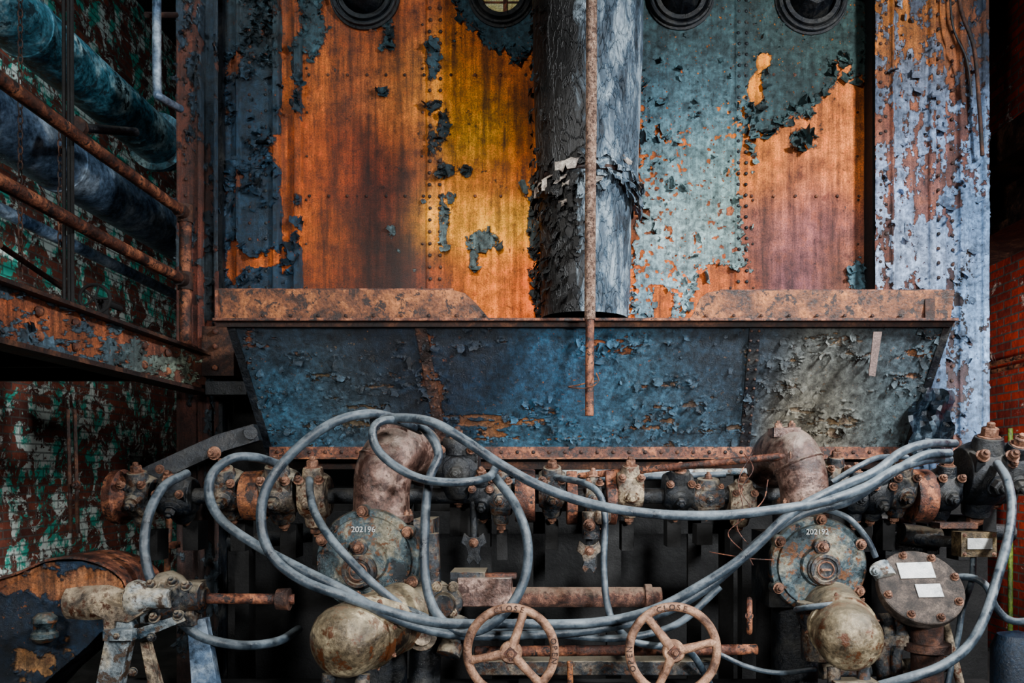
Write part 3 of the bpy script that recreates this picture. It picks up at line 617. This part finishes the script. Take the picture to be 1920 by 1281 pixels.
# ================================================================ ROUND PRESSURE SWITCH
m=M(); d=3.85; c=at(1727,1100,d); ax=Vector((-.05,-.80,.60)).normalized(); r=S(78,d)
DUST=grime('dusty_brown_plate',[(46,40,36),(76,66,60),(104,92,84)],16,.6,0,.5)
m.lathe(c-ax*.10,ax,[(0,r*.6),(.02,r*.92),(.06,r),(.10,r),(.105,r*.97),(.105,.001)],DUST,56)
x_=Vector((1,0,0)); x_=(x_-ax*x_.dot(ax)).normalized(); y_=ax.cross(x_)
if y_.z<0: y_=-y_
for j in range(8):
    t=j*math.pi/4+.25; m.bolt(c+ax*.005+x_*(math.cos(t)*r*.87)+y_*(math.sin(t)*r*.87),ax,.016,BOLT)
def plate(cx,cy,w_,h_):
    o=c+ax*.006+x_*cx*r+y_*cy*r; m.prism([o+x_*w_*r+y_*h_*r,o-x_*w_*r+y_*h_*r,o-x_*w_*r-y_*h_*r,o+x_*w_*r-y_*h_*r],ax*.006,LABEL)
plate(-.02,.42,.42,.22); plate(.14,-.14,.3,.18)
m.cyl(c-ax*.1,at(1740,1180,4.2),.1,DARKM,seg=24); m.cyl(at(1738,1150,3.95),at(1738,1320,3.95),.075,RUSTD,seg=20)
m.lathe(at(1738,1205,3.95),(0,0,-1),[(0,.11),(.04,.11),(.05,.08)],RUSTD)
m.obj('pressure_switch',bev=.004)
m=M()
for (u,r_) in ((1660,.035),(1685,.03)):
    m.tube(spline([at(u,1150,4.0),at(u+4,1190,3.98),at(u-6,1235,3.98),at(u,1290,3.98)],6),r_,CAST,14); m.lathe(at(u,1190,3.98),(0,0,-1),[(0,.05),(.05,.05)],CAST,8)
m.cyl(at(1540,1260,4.05),at(1780,1245,4.05),.04,CAST); m.cyl(at(1770,1160,4.),at(1800,1281,4.),.02,CASTT)
m.obj('pipe_fittings')
m=M(); cB=at(1826,1020,4.1)
m.box(cB,(S(66,4.1),.1,S(46,4.1)),grime('bronze_box',[(54,46,36),(100,86,66),(126,110,84)],12,.5,.3)); m.box(cB+Vector((0,-.055,.005)),(S(46,4.1),.008,S(20,4.1)),LABEL)
for a,b in ((-1,1),(1,1),(-1,-1),(1,-1)): m.bolt(cB+Vector((a*.075,-.05,b*.048)),(0,-1,0),.008,BOLT)
m.cyl(cB,cB+Vector((-.15,.3,0)),.03,DARKM); m.box(cB+Vector((-.05,.1,.09)),(.2,.1,.03),RUSTD)
m.obj('switch_box',bev=.005)
m=M(); m.lathe(at(1908,1290,3.9),(0,0,1),[(0,.12),(.2,.12),(.26,.09),(.28,.01)],grime('blue_bucket',[(16,34,54),(24,50,74)],8,.4),30); m.cyl(at(1908,1291,3.9),(at(1908,1290,3.9).x,-2.1,0),.05,DARKM); m.obj('oil_can')
# ================================================================ HOSES
def hose(pts,r=9,name='rubber_hose',mat=None):
    m=M(); P=spline([at(*p) for p in pts],9)
    m.tube(P,[S(r,3.8)]*len(P),mat or HOSE,14); m.obj(name,ang=60)
hose([(560,1180,4.3),(520,1203,4.0),(450,1210,3.8),(370,1190,3.75),(310,1135,3.75),(275,1060,3.75),(275,980,3.8),(305,915,3.9),(350,888,4.15)])
hose([(520,870,4.2),(480,858,4.0),(435,860,3.9),(398,890,3.85),(393,935,3.8),(420,980,3.75),(480,1022,3.7),(560,1065,3.65),(640,1105,3.6),(720,1150,3.6),(800,1180,3.65),(880,1192,3.7),(1000,1190,3.75),(1130,1178,3.8),(1240,1150,3.8),(1340,1092,3.8),(1430,1010,3.75),(1500,965,3.75),(1590,940,3.8),(1660,895,3.9),(1730,855,4.0),(1780,850,4.1)])
hose([(745,785,4.0),(690,776,3.85),(620,795,3.75),(548,850,3.7),(500,915,3.65),(490,985,3.62),(512,1045,3.6),(570,1090,3.58),(650,1120,3.58),(740,1150,3.6),(830,1168,3.65),(960,1170,3.7),(1110,1168,3.75),(1220,1145,3.78),(1310,1100,3.75),(1400,1040,3.72),(1480,965,3.7),(1560,920,3.75),(1640,885,3.85),(1690,848,3.95),(1740,832,4.05),(1790,832,4.3)])
hose([(700,790,3.95),(750,784,3.8),(810,792,3.72),(870,825,3.7),(940,872,3.68),(1020,915,3.66),(1120,948,3.66),(1240,965,3.66),(1360,966,3.66),(1460,955,3.68),(1540,942,3.72),(1620,915,3.78),(1680,880,3.9),(1740,862,4.05),(1780,862,4.2)])
hose([(790,808,4.0),(735,788,3.8),(702,800,3.72),(703,835,3.68),(735,870,3.66),(790,898,3.66),(860,905,3.68),(915,895,3.75),(932,872,3.9)],8)
hose([(745,785,4.05),(795,805,3.95),(822,850,3.9),(805,900,3.85),(797,980,3.8),(797,1080,3.75),(815,1145,3.7),(855,1182,3.68),(905,1180,3.66),(955,1140,3.66),(985,1080,3.68),(988,1010,3.7),(965,945,3.75),(928,895,3.85)])
hose([(580,900,4.2),(582,930,4.0),(592,965,3.9),(620,1010,3.8),(660,1055,3.75),(700,1095,3.72),(750,1135,3.75),(800,1160,3.8)],8)
hose([(1040,895,4.4),(1090,905,4.2),(1122,925,4.1),(1134,970,4.05),(1132,1060,4.0),(1138,1130,3.95),(1155,1175,3.9),(1195,1205,3.85),(1260,1215,3.9),(1300,1230,4.0),(1340,1300,4.2)],7)
hose([(1870,870,4.3),(1888,900,4.1),(1897,950,4.0),(1890,1010,3.9),(1868,1090,3.8),(1845,1160,3.7),(1812,1215,3.65),(1760,1252,3.6),(1690,1275,3.6),(1600,1300,3.7)],9)
hose([(1770,1085,4.1),(1820,1083,4.0),(1850,1100,3.95),(1868,1140,3.95),(1900,1165,3.95),(1960,1160,4.)],7)
hose([(1825,1045,4.1),(1822,1090,4.05),(1805,1140,4.0),(1795,1200,4.0),(1775,1290,4.0)],6)
hose([(1545,955,4.0),(1590,972,3.95),(1625,1010,3.95),(1642,1045,3.95)],6)
hose([(820,1215,4.0),(880,1195,3.9),(960,1182,3.85),(1060,1192,3.85),(1170,1196,3.85),(1270,1170,3.85),(1350,1100,3.85)],7)
hose([(1560,905,4.1),(1610,875,4.1),(1650,858,4.2),(1700,858,4.3)],6)
hose([(1345,1225,4.0),(1400,1250,4.0),(1460,1262,4.0),(1530,1255,4.1)],5)
m=M()
for pts in ([(1395,850,4.0),(1412,880,3.9),(1390,920,3.9),(1408,960,3.85),(1365,1000,3.85),(1400,1040,3.8),(1412,1060,3.8)],[(1410,850,4.0),(1385,900,3.9),(1392,950,3.88),(1382,990,3.85),(1410,1030,3.8)],[(1330,1035,3.8),(1370,1042,3.8),(1410,1048,3.8),(1450,1050,3.85)],[(1390,975,3.8),(1430,940,3.8),(1440,900,3.9)]):
    m.tube(spline([at(*p) for p in pts],8),.0026,RUST,6)
m.obj('tie_wire')
# ================================================================ BOTTOM LEFT DRIVE
def f_guard(U,V):
    nb=fbm(U/40.,V/40.,4,38)-.5; nz=fbm(U/14.,V/14.,5,39,.6)-.5
    m=.8+nb*2.4+nz*1.8-1.8*np.exp(-((V-1090)/30.)**2)*(U<240)-1.2*blob(U,V,80,1240,60,30)
    rc=blend(U,V,[(60,1090,(136,90,62)),(150,1090,(140,98,72)),(80,1240,(120,94,68)),(0,1100,(116,72,52))],60)
    pc=blend(U,V,[(60,1180,(22,38,56)),(140,1150,(34,58,82)),(30,1260,(26,40,54))],80)
    return m,rc,pc
gd=3.7
cg=[(-140,1128),(-40,1100),(30,1080),(90,1055),(150,1052),(200,1068),(228,1090),(236,1110)]
lowb=[(236,1110),(215,1160),(160,1215),(90,1275),(40,1330)]
m=M()
m.prism([at(u,v,gd+.02) for u,v in cg+lowb[1:]+[(-140,1400)]],(0,.28,0),DARKM)
sp=spline([at(u,v-2,gd-.02) for u,v in cg],6)
v=[];f=[]
for p in sp: v+= [p,p+Vector((0,.34,0)),p+Vector((0,.34,.012)),p+Vector((0,0,.012))]
for i in range(len(sp)-1):
    for k in range(4): f.append((i*4+k,i*4+(k+1)%4,(i+1)*4+(k+1)%4,(i+1)*4+k))
m.add(v,f,RUST)
gdo=m.obj('belt_guard',bev=.004)
me_=sheet('guard_face',at(-140,1040,gd),at(240,1040,gd),at(-140,1400,gd),at(240,1400,gd),190,170,f_guard,None,(),0,parent=gdo,seed=8)
bm=bmesh.new(); bm.from_mesh(me_.data)
poly=cg+lowb[1:]+[(-140,1400)]
co=np.array([f_.calc_center_median() for f_ in bm.faces]); Uc=CU+FP*co[:,0]/(co[:,1]+6); Vc=CV-FP*(co[:,2]-CZ)/(co[:,1]+6)
s_=polysd(Uc,Vc,poly); bm.faces.ensure_lookup_table()
bmesh.ops.delete(bm,geom=[bm.faces[i] for i in range(len(s_)) if s_[i]<0],context='FACES'); bm.to_mesh(me_.data); bm.free()
m=M()
m.lathe(at(140,1130,3.75),(1,-.15,.05),[(0,.07),(.0,S(36,3.7)),(.10,S(36,3.7)),(.2,S(34,3.7)),(.26,S(26,3.7)),(.30,S(22,3.7)),(.34,S(22,3.7))],CASTT,30)
m.lathe(at(245,1122,3.62),(1,0,0),[(0,.04),(.0,.075),(.03,.085),(.06,.075),(.1,.05),(.18,.045)],BRACK,24)
m.prism([at(u,v,3.58) for u,v in [(170,1135),(190,1128),(225,1140),(262,1132),(268,1150),(240,1168),(215,1165),(208,1190),(195,1190),(192,1160),(172,1150)]],(0,.05,0),CASTT)
m.lathe(at(300,1118,3.72),(1,0,0),[(0,.03),(0,.11),(.05,.12),(.09,.10),(.12,.07),(.2,.065)],CAST,28)
m.box(at(310,1130,3.75),(.16,.16,.17),BRACK)
for a,b in ((285,1098),(325,1092),(290,1160),(335,1155),(350,1100),(262,1100)): m.bolt(at(a,b,3.62),(0,-.8,.6),.02,CAST)
m.box(at(352,1130,3.78),(.12,.14,.2),CAST); m.lathe(at(368,1122,3.75),(1,0,0),[(0,.06),(.03,.07),(.05,.045)],CAST)
m.cyl(at(360,1122,3.75),at(552,1124,3.85),S(10,3.8),RUST,seg=16)
m.lathe(at(520,1124,3.84),(1,0,0),[(0,.05),(.06,.055)],RUSTD)
m.prism([at(u,v,3.6) for u,v in [(205,1165),(240,1160),(248,1175),(215,1330),(170,1330),(196,1200)]],(0,.06,0),BRACK)
m.prism([at(u,v,3.62) for u,v in [(240,1185),(330,1155),(338,1168),(260,1200)]],(0,.06,0),BRACK)
m.prism([at(u,v,3.66) for u,v in [(262,1205),(275,1205),(310,1330),(285,1330)]],(0,.05,0),CASTT)
m.prism([at(u,v,3.75) for u,v in [(350,1165),(385,1160),(415,1330),(362,1330)]],(0,.05,0),GREYP)
m.box(at(225,1190,3.58),(.13,.05,.05),BRACK)
for a,b in ((222,1192),(285,1195),(250,1260)): m.bolt(at(a,b,3.57),(0,-1,0),.016,CAST)
m.obj('drive_linkage',bev=.006)
m=M()
m.lathe(at(84,1150,3.6),(0,0,-1),[(0,.03),(.02,.05),(.04,.052),(.05,.045),(.08,.045),(.09,.055),(.11,.055),(.13,.03)],COVER,20)
m.tube(spline([at(84,1180,3.6),at(84,1196,3.6),at(74,1200,3.68),at(66,1200,3.72)],5),.022,DARKM,12); m.obj('grease_cup')
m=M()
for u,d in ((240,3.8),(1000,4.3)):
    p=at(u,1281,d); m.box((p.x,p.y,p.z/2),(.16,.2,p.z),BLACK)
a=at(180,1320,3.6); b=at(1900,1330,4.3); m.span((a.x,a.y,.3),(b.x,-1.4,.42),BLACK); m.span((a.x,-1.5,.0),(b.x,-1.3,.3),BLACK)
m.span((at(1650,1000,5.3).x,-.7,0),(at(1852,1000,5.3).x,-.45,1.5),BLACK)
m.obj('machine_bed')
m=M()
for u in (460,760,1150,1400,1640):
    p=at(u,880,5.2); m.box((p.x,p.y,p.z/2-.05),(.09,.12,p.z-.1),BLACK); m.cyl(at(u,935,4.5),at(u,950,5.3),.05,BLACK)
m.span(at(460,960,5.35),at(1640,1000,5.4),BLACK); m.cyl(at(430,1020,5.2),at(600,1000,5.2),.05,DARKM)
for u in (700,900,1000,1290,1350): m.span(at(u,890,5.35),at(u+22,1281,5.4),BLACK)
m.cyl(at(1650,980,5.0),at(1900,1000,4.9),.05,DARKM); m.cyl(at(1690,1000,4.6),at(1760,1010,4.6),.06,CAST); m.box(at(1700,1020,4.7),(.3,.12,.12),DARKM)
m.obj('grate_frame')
m=M(); v=[];f=[]
for j in range(14):
    for i in range(10):
        v.append(at(1706+i*9+random.uniform(-3,3)+4*math.sin(j),730+j*10+random.uniform(-3,3),5.25+.05*math.sin(i*1.3+j*.7)+random.uniform(-.02,.02)))
for j in range(13):
    for i in range(9): f.append((j*10+i,j*10+i+1,j*10+i+11,j*10+i+10))
m.add(v,f,grime('tarpaulin',[(12,18,26),(30,44,58),(80,96,108)],5,.3,.1,.4)); m.obj('crumpled_tarpaulin',ang=20)
# ================================================================ LEFT PLATFORM, RAILINGS, PIPES
bx=-2.42; be=-.30
def f_beam(U,V):
    nb=fbm(U/60.,V/30.,4,48)-.5; nz=fbm(U/16.,V/12.,6,49,.66)-.5
    m=-.1+nb*2.4+nz*2.8
    rc=blend(U,V,[(50,600,(144,86,66)),(200,650,(128,76,56)),(330,690,(108,70,58)),(100,640,(160,98,64))],70)
    pc=blend(U,V,[(50,580,(72,90,102)),(250,660,(58,78,90)),(360,700,(124,132,114))],70)
    return m,rc,pc
bm_=sheet('platform_beam',(bx,-4.4,2.44),(bx,be,2.44),(bx,-4.4,2.2),(bx,be,2.2),500,60,f_beam,None,(),160,seed=12,fsz=.8)
m=M()
m.span((bx-.09,-4.4,2.44),(bx+.07,be,2.46),RUSTD); m.span((bx-.09,-4.4,2.17),(bx+.07,be,2.195),RUSTD); m.span((bx-.02,-4.4,2.18),(bx-.006,be,2.45),RUSTD)
for y in (-2.2,-1.9,-1.2,-.9,-.6): m.rivet((bx+.01,y,2.38),(1,0,0),.028,RUST); m.rivet((bx+.01,y,2.26),(1,0,0),.028,RUST)
m.span((bx-2.15,-4.4,2.40),(bx-.02,be,2.435),BLACK)
for y in (-3.4,-2.2,-1.2,-.5): m.span((bx-2.15,y,2.25),(bx-.02,y+.06,2.4),BLACK)
m.span(at(378,612,5.62),Vector((at(432,700,5.56).x,-.12,at(432,704,5.6).z)),RUSTD)
for v_ in (622,650,690): m.rivet(at(403,v_,5.6),(0,-1,0),.022,RUST)
m.span(at(385,715,5.5),Vector((at(462,745,5.5).x,-.1,at(462,740,5.5).z)),DARKM)
m.obj('beam_flanges',parent=bm_)
m=M(); rx=-2.45
for z in (3.38,2.92):
    m.tube([(rx,-4.4,z),(rx,-3,z+.004),(rx,-1.6,z-.006),(rx,-.58,z)],.036,RUST,16)
m.cyl((rx,-.56,2.46),(rx,-.56,3.40),.04,RUST,seg=16)
for z in (3.38,2.92): m.lathe((rx,-.56,z-.06),(0,0,1),[(0,.05),(.12,.05)],RUSTD,18); m.lathe((rx,-.66,z),(0,1,0),[(0,.048),(.06,.048)],RUSTD,18)
m.lathe((rx,-.56,2.46),(0,0,1),[(0,.08),(.015,.08),(.03,.05)],RUST,18)
m.cyl((rx,-3.6,2.46),(rx,-3.6,3.4),.04,RUST); m.obj('platform_railing')
m=M()
m.cyl((-3.6,-2.5,4.7),(-3.6,1.6,4.7),.21,BLUE,seg=40); m.lathe((-3.6,1.4,4.7),(0,1,0),[(0,.21),(.0,.27),(.05,.27),(.05,.21)],BLUE,40); m.lathe((-3.6,-.5,4.7),(0,1,0),[(0,.21),(.0,.22),(.04,.22),(.04,.21)],BLUE,40); m.obj('overhead_pipe')
m=M(); m.cyl((-3.6,-2.5,3.92),(-3.6,1.9,3.92),.215,GREYP,seg=40); m.lathe((-3.6,-.1,3.92),(0,1,0),[(0,.215),(.0,.225),(.04,.225),(.04,.215)],GREYP,40); m.obj('overhead_pipe')
m=M(); m.cyl((-3.9,-2.5,4.28),(-3.9,2.5,4.28),.07,grime('yellow_pipe',[(120,80,16),(176,124,30)],5,.6)); m.cyl((-3.9,-2.5,3.5),(-3.9,2.5,3.5),.05,GREYP); m.obj('service_pipe')
m=M(); m.tube(spline([at(293,-300,5.0),at(294,0,5.0),at(294,100,5.0),at(295,170,5.0),at(300,182,5.0),at(338,204,5.3)],6),.026,GREYP,12); m.cyl(at(275,28,5.0),at(330,28,5.5),.018,RUSTD); m.obj('bracket_pipe')
def chain(u,v0,v1,d):
    m=M(); p=at(u,v0,d); z1=at(u,v1,d).z; z=p.z; i=0
    while z>z1:
        c=Vector((p.x,p.y,z)); pts=[]
        for k in range(13):
            t=2*math.pi*k/12; h=Vector((0,0,1)); s_=Vector((0,1,0)) if i%2 else Vector((1,0,0)); pts.append(c+h*(.026*math.sin(t))+s_*(.013*math.cos(t)))
        m.tube(pts,.004,RUSTD,5); z-=.042; i+=1
    m.obj('hoist_chain')
chain(38,-60,520,4.4); chain(113,240,470,4.3)
m=M()
for u in (119,128,134): m.cyl(at(u,-200,4.2),at(u+2,572,4.2),.010,BLACK,seg=8)
for u in (127,140): m.cyl(at(u,768,4.6),at(u+6,1000,4.6),.011,RUSTD,seg=8)
m.bolt(at(144,910,4.58),(0,-1,0),.02,RUST)
m.cyl(at(0,460,4.2),at(125,545,4.9),.016,RUSTD); m.obj('pull_rods')
m=M(); c=at(178,560,5.0); m.torus(c,(0.2,-1,0),.088,.011,BLACK,36,8); m.cyl(c,c+Vector((0,.3,0)),.02,BLACK)
for a in range(5): t=a*1.257; m.cyl(c,c+Vector((math.cos(t)*.085,0,math.sin(t)*.085)),.007,BLACK,seg=8)
m.cyl(c+Vector((0,.1,0)),Vector((c.x,c.y+.1,2.436)),.03,BLACK); m.obj('valve_handwheel')
m=M(); m.cyl(at(160,240,5.2),at(255,248,5.6),.03,DARKM); m.lathe(at(150,240,5.2),(0,-1,0),[(0,.06),(.04,.06)],RUSTD); m.obj('chain_sheave')
m=M(); m.cyl(at(318,950,5.2),at(312,1110,5.2),.02,RUSTO); m.box(at(316,1022,5.2),(.12,.08,.04),RUST); m.obj('threaded_stay')
m=M()
m.tube(spline([at(1795,-100,5.7),at(1800,10,5.7),at(1826,90,5.7),at(1836,200,5.7),at(1842,292,5.7)],8),.014,RUSTD,10)
m.tube(spline([at(1780,-100,5.7),at(1785,40,5.7),at(1812,110,5.7),at(1822,180,5.7)],8),.008,DARKM,8); m.obj('hanging_conduit')
m=M()
m.span((3.5,-.2,4.0),(4.05,4.7,4.25),RUSTD); m.span((3.55,-.2,3.5),(4.05,4.7,3.56),RUSTD); m.span((3.85,-.2,3.55),(3.88,4.7,4.0),RUSTD); m.obj('overhead_girder')
m=M()
for z in (2.53,2.6): m.cyl((4.06,-1,z),(4.06,4.8,z),.02,RUST)
m.cyl((4.04,.9,0),(4.04,.9,2.0),.02,grime('green_conduit',[(50,70,34),(100,120,50)],6,.5))
m.obj('wall_conduit')
# unseen beams added above the view to throw shade across the boiler top
m=M(); m.bar((-4.6,-2.5,4.98),(4.1,-2.5,6.05),.12,.2,RUSTD); m.span((-4.6,-2.6,6.3),(4.1,-2.4,6.55),RUSTD); m.obj('shade_beams')
# ================================================================ ROOM
m=M(); m.span((-4.75,-9,0),(-4.6,5.2,7),brick('painted_brick_left','y',(130,72,58),(88,50,44),(64,150,134),(200,206,200),.50)); m.obj('wall_left')
m=M(); m.span((4.1,-9,0),(4.25,5.2,7),brick('painted_brick_right','y',(170,54,38),(120,40,32),(170,140,130),(200,180,170),.60)); m.obj('wall_right')
m=M(); m.span((-4.75,5,0),(4.25,5.15,7),brick('brick_back','x',(60,36,30),(50,30,26),(60,70,66),(80,80,76),.62)); m.obj('wall_back')
m=M(); m.span((-4.75,-9.15,0),(4.25,-9,7),brick('brick_front','x',(90,48,38),(80,44,36),(120,120,116),(140,140,136),.6)); m.obj('wall_front')
m=M(); m.span((-4.75,-9,-.1),(4.25,5.2,0),grime('concrete_floor',[(24,22,20),(44,40,38),(58,54,50)],2,.8)); m.obj('floor')
m=M(); m.span((-4.75,-9,6.95),(4.25,5.2,7.1),BLACK); m.obj('ceiling')
# ================================================================ LIGHTS
def area(name,loc,tgt,e,size,col,sy=None,spread=180):
    l=bpy.data.lights.new(name,'AREA'); l.energy=e; l.size=size; l.color=col; l.spread=math.radians(spread)
    if sy: l.shape='RECTANGLE'; l.size_y=sy
    o=bpy.data.objects.new(name,l); o.location=loc; o.rotation_euler=(Vector(tgt)-Vector(loc)).to_track_quat('-Z','Y').to_euler(); scene.collection.objects.link(o)
def spot(name,loc,tgt,e,ang,col,blend_=.8,rad=.3):
    l=bpy.data.lights.new(name,'SPOT'); l.energy=e; l.spot_size=math.radians(ang); l.spot_blend=blend_; l.color=col; l.shadow_soft_size=rad
    o=bpy.data.objects.new(name,l); o.location=loc; o.rotation_euler=(Vector(tgt)-Vector(loc)).to_track_quat('-Z','Y').to_euler(); scene.collection.objects.link(o)
area('assumed_light_right',(3.9,-4.4,4.8),(0.9,-.5,1.9),310,.6,(.95,.98,1.),.6,110)  # assumed area lamp added out of view, upper right; no window stands there
area('fill_light_left',(-2.6,-8.2,3.6),(-.6,-1.0,1.9),75,.7,(1,.98,.94),.7,80)  # unseen fill added to lift the left side and the machinery
area('fill_light_low',(2.4,-7.8,2.6),(.6,-1.8,1.),60,.5,(.97,.99,1.),.5,60)  # low front fill added behind the camera to brighten the machinery
spot('pool_spot_panels',(-.3,-5.,6.2),(-.40,0,2.95),1500,22,(1,.95,.86),1.,.1)  # unseen spot added for a bright pool on the panels
spot('fill_spot_column',(1.4,-5.,6.0),(2.6,0,3.0),300,26,(.87,.94,1.),1.,.1)  # spot added out of view to brighten the right column
area('assumed_light_left',(-2.7,-2.6,6.6),(-3.8,.0,4.0),120,.4,(.78,.93,1.),.4,110)  # unseen area lamp, assumed and added above the left pipes; ceiling has no opening
spot('fill_spot_low',(-3.3,-3.6,1.3),(-4.6,.9,.80),1000,22,(.95,1.,1.),1.,.1)  # out-of-frame spot added to brighten the brick below the deck
spot('fill_spot_deck',(-3.0,-3.8,3.2),(-4.6,.6,3.1),800,26,(.94,1.,1.),1.,.1)  # added spot, out of frame, brightens the brick above the deck
spot('fill_spot_right',(3.5,-2.4,2.2),(4.1,1.2,2.0),1000,60,(1,.96,.92),.8,.1)  # unseen spot added to brighten the right brick wall
wd=bpy.data.worlds.new('World'); scene.world=wd; wd.use_nodes=True; wd.node_tree.nodes['Background'].inputs[0].default_value=(.3,.4,.5,1); wd.node_tree.nodes['Background'].inputs[1].default_value=.02
# ================================================================ CAMERA
cd=bpy.data.cameras.new('camera'); cam=bpy.data.objects.new('camera',cd); scene.collection.objects.link(cam)
cam.location=(0,-6,CZ); cam.rotation_euler=(math.radians(90),0,0); cd.sensor_width=36; cd.lens=28; cd.shift_x=-60/1920; cd.shift_y=249.5/1920; cd.clip_end=60
scene.camera=cam
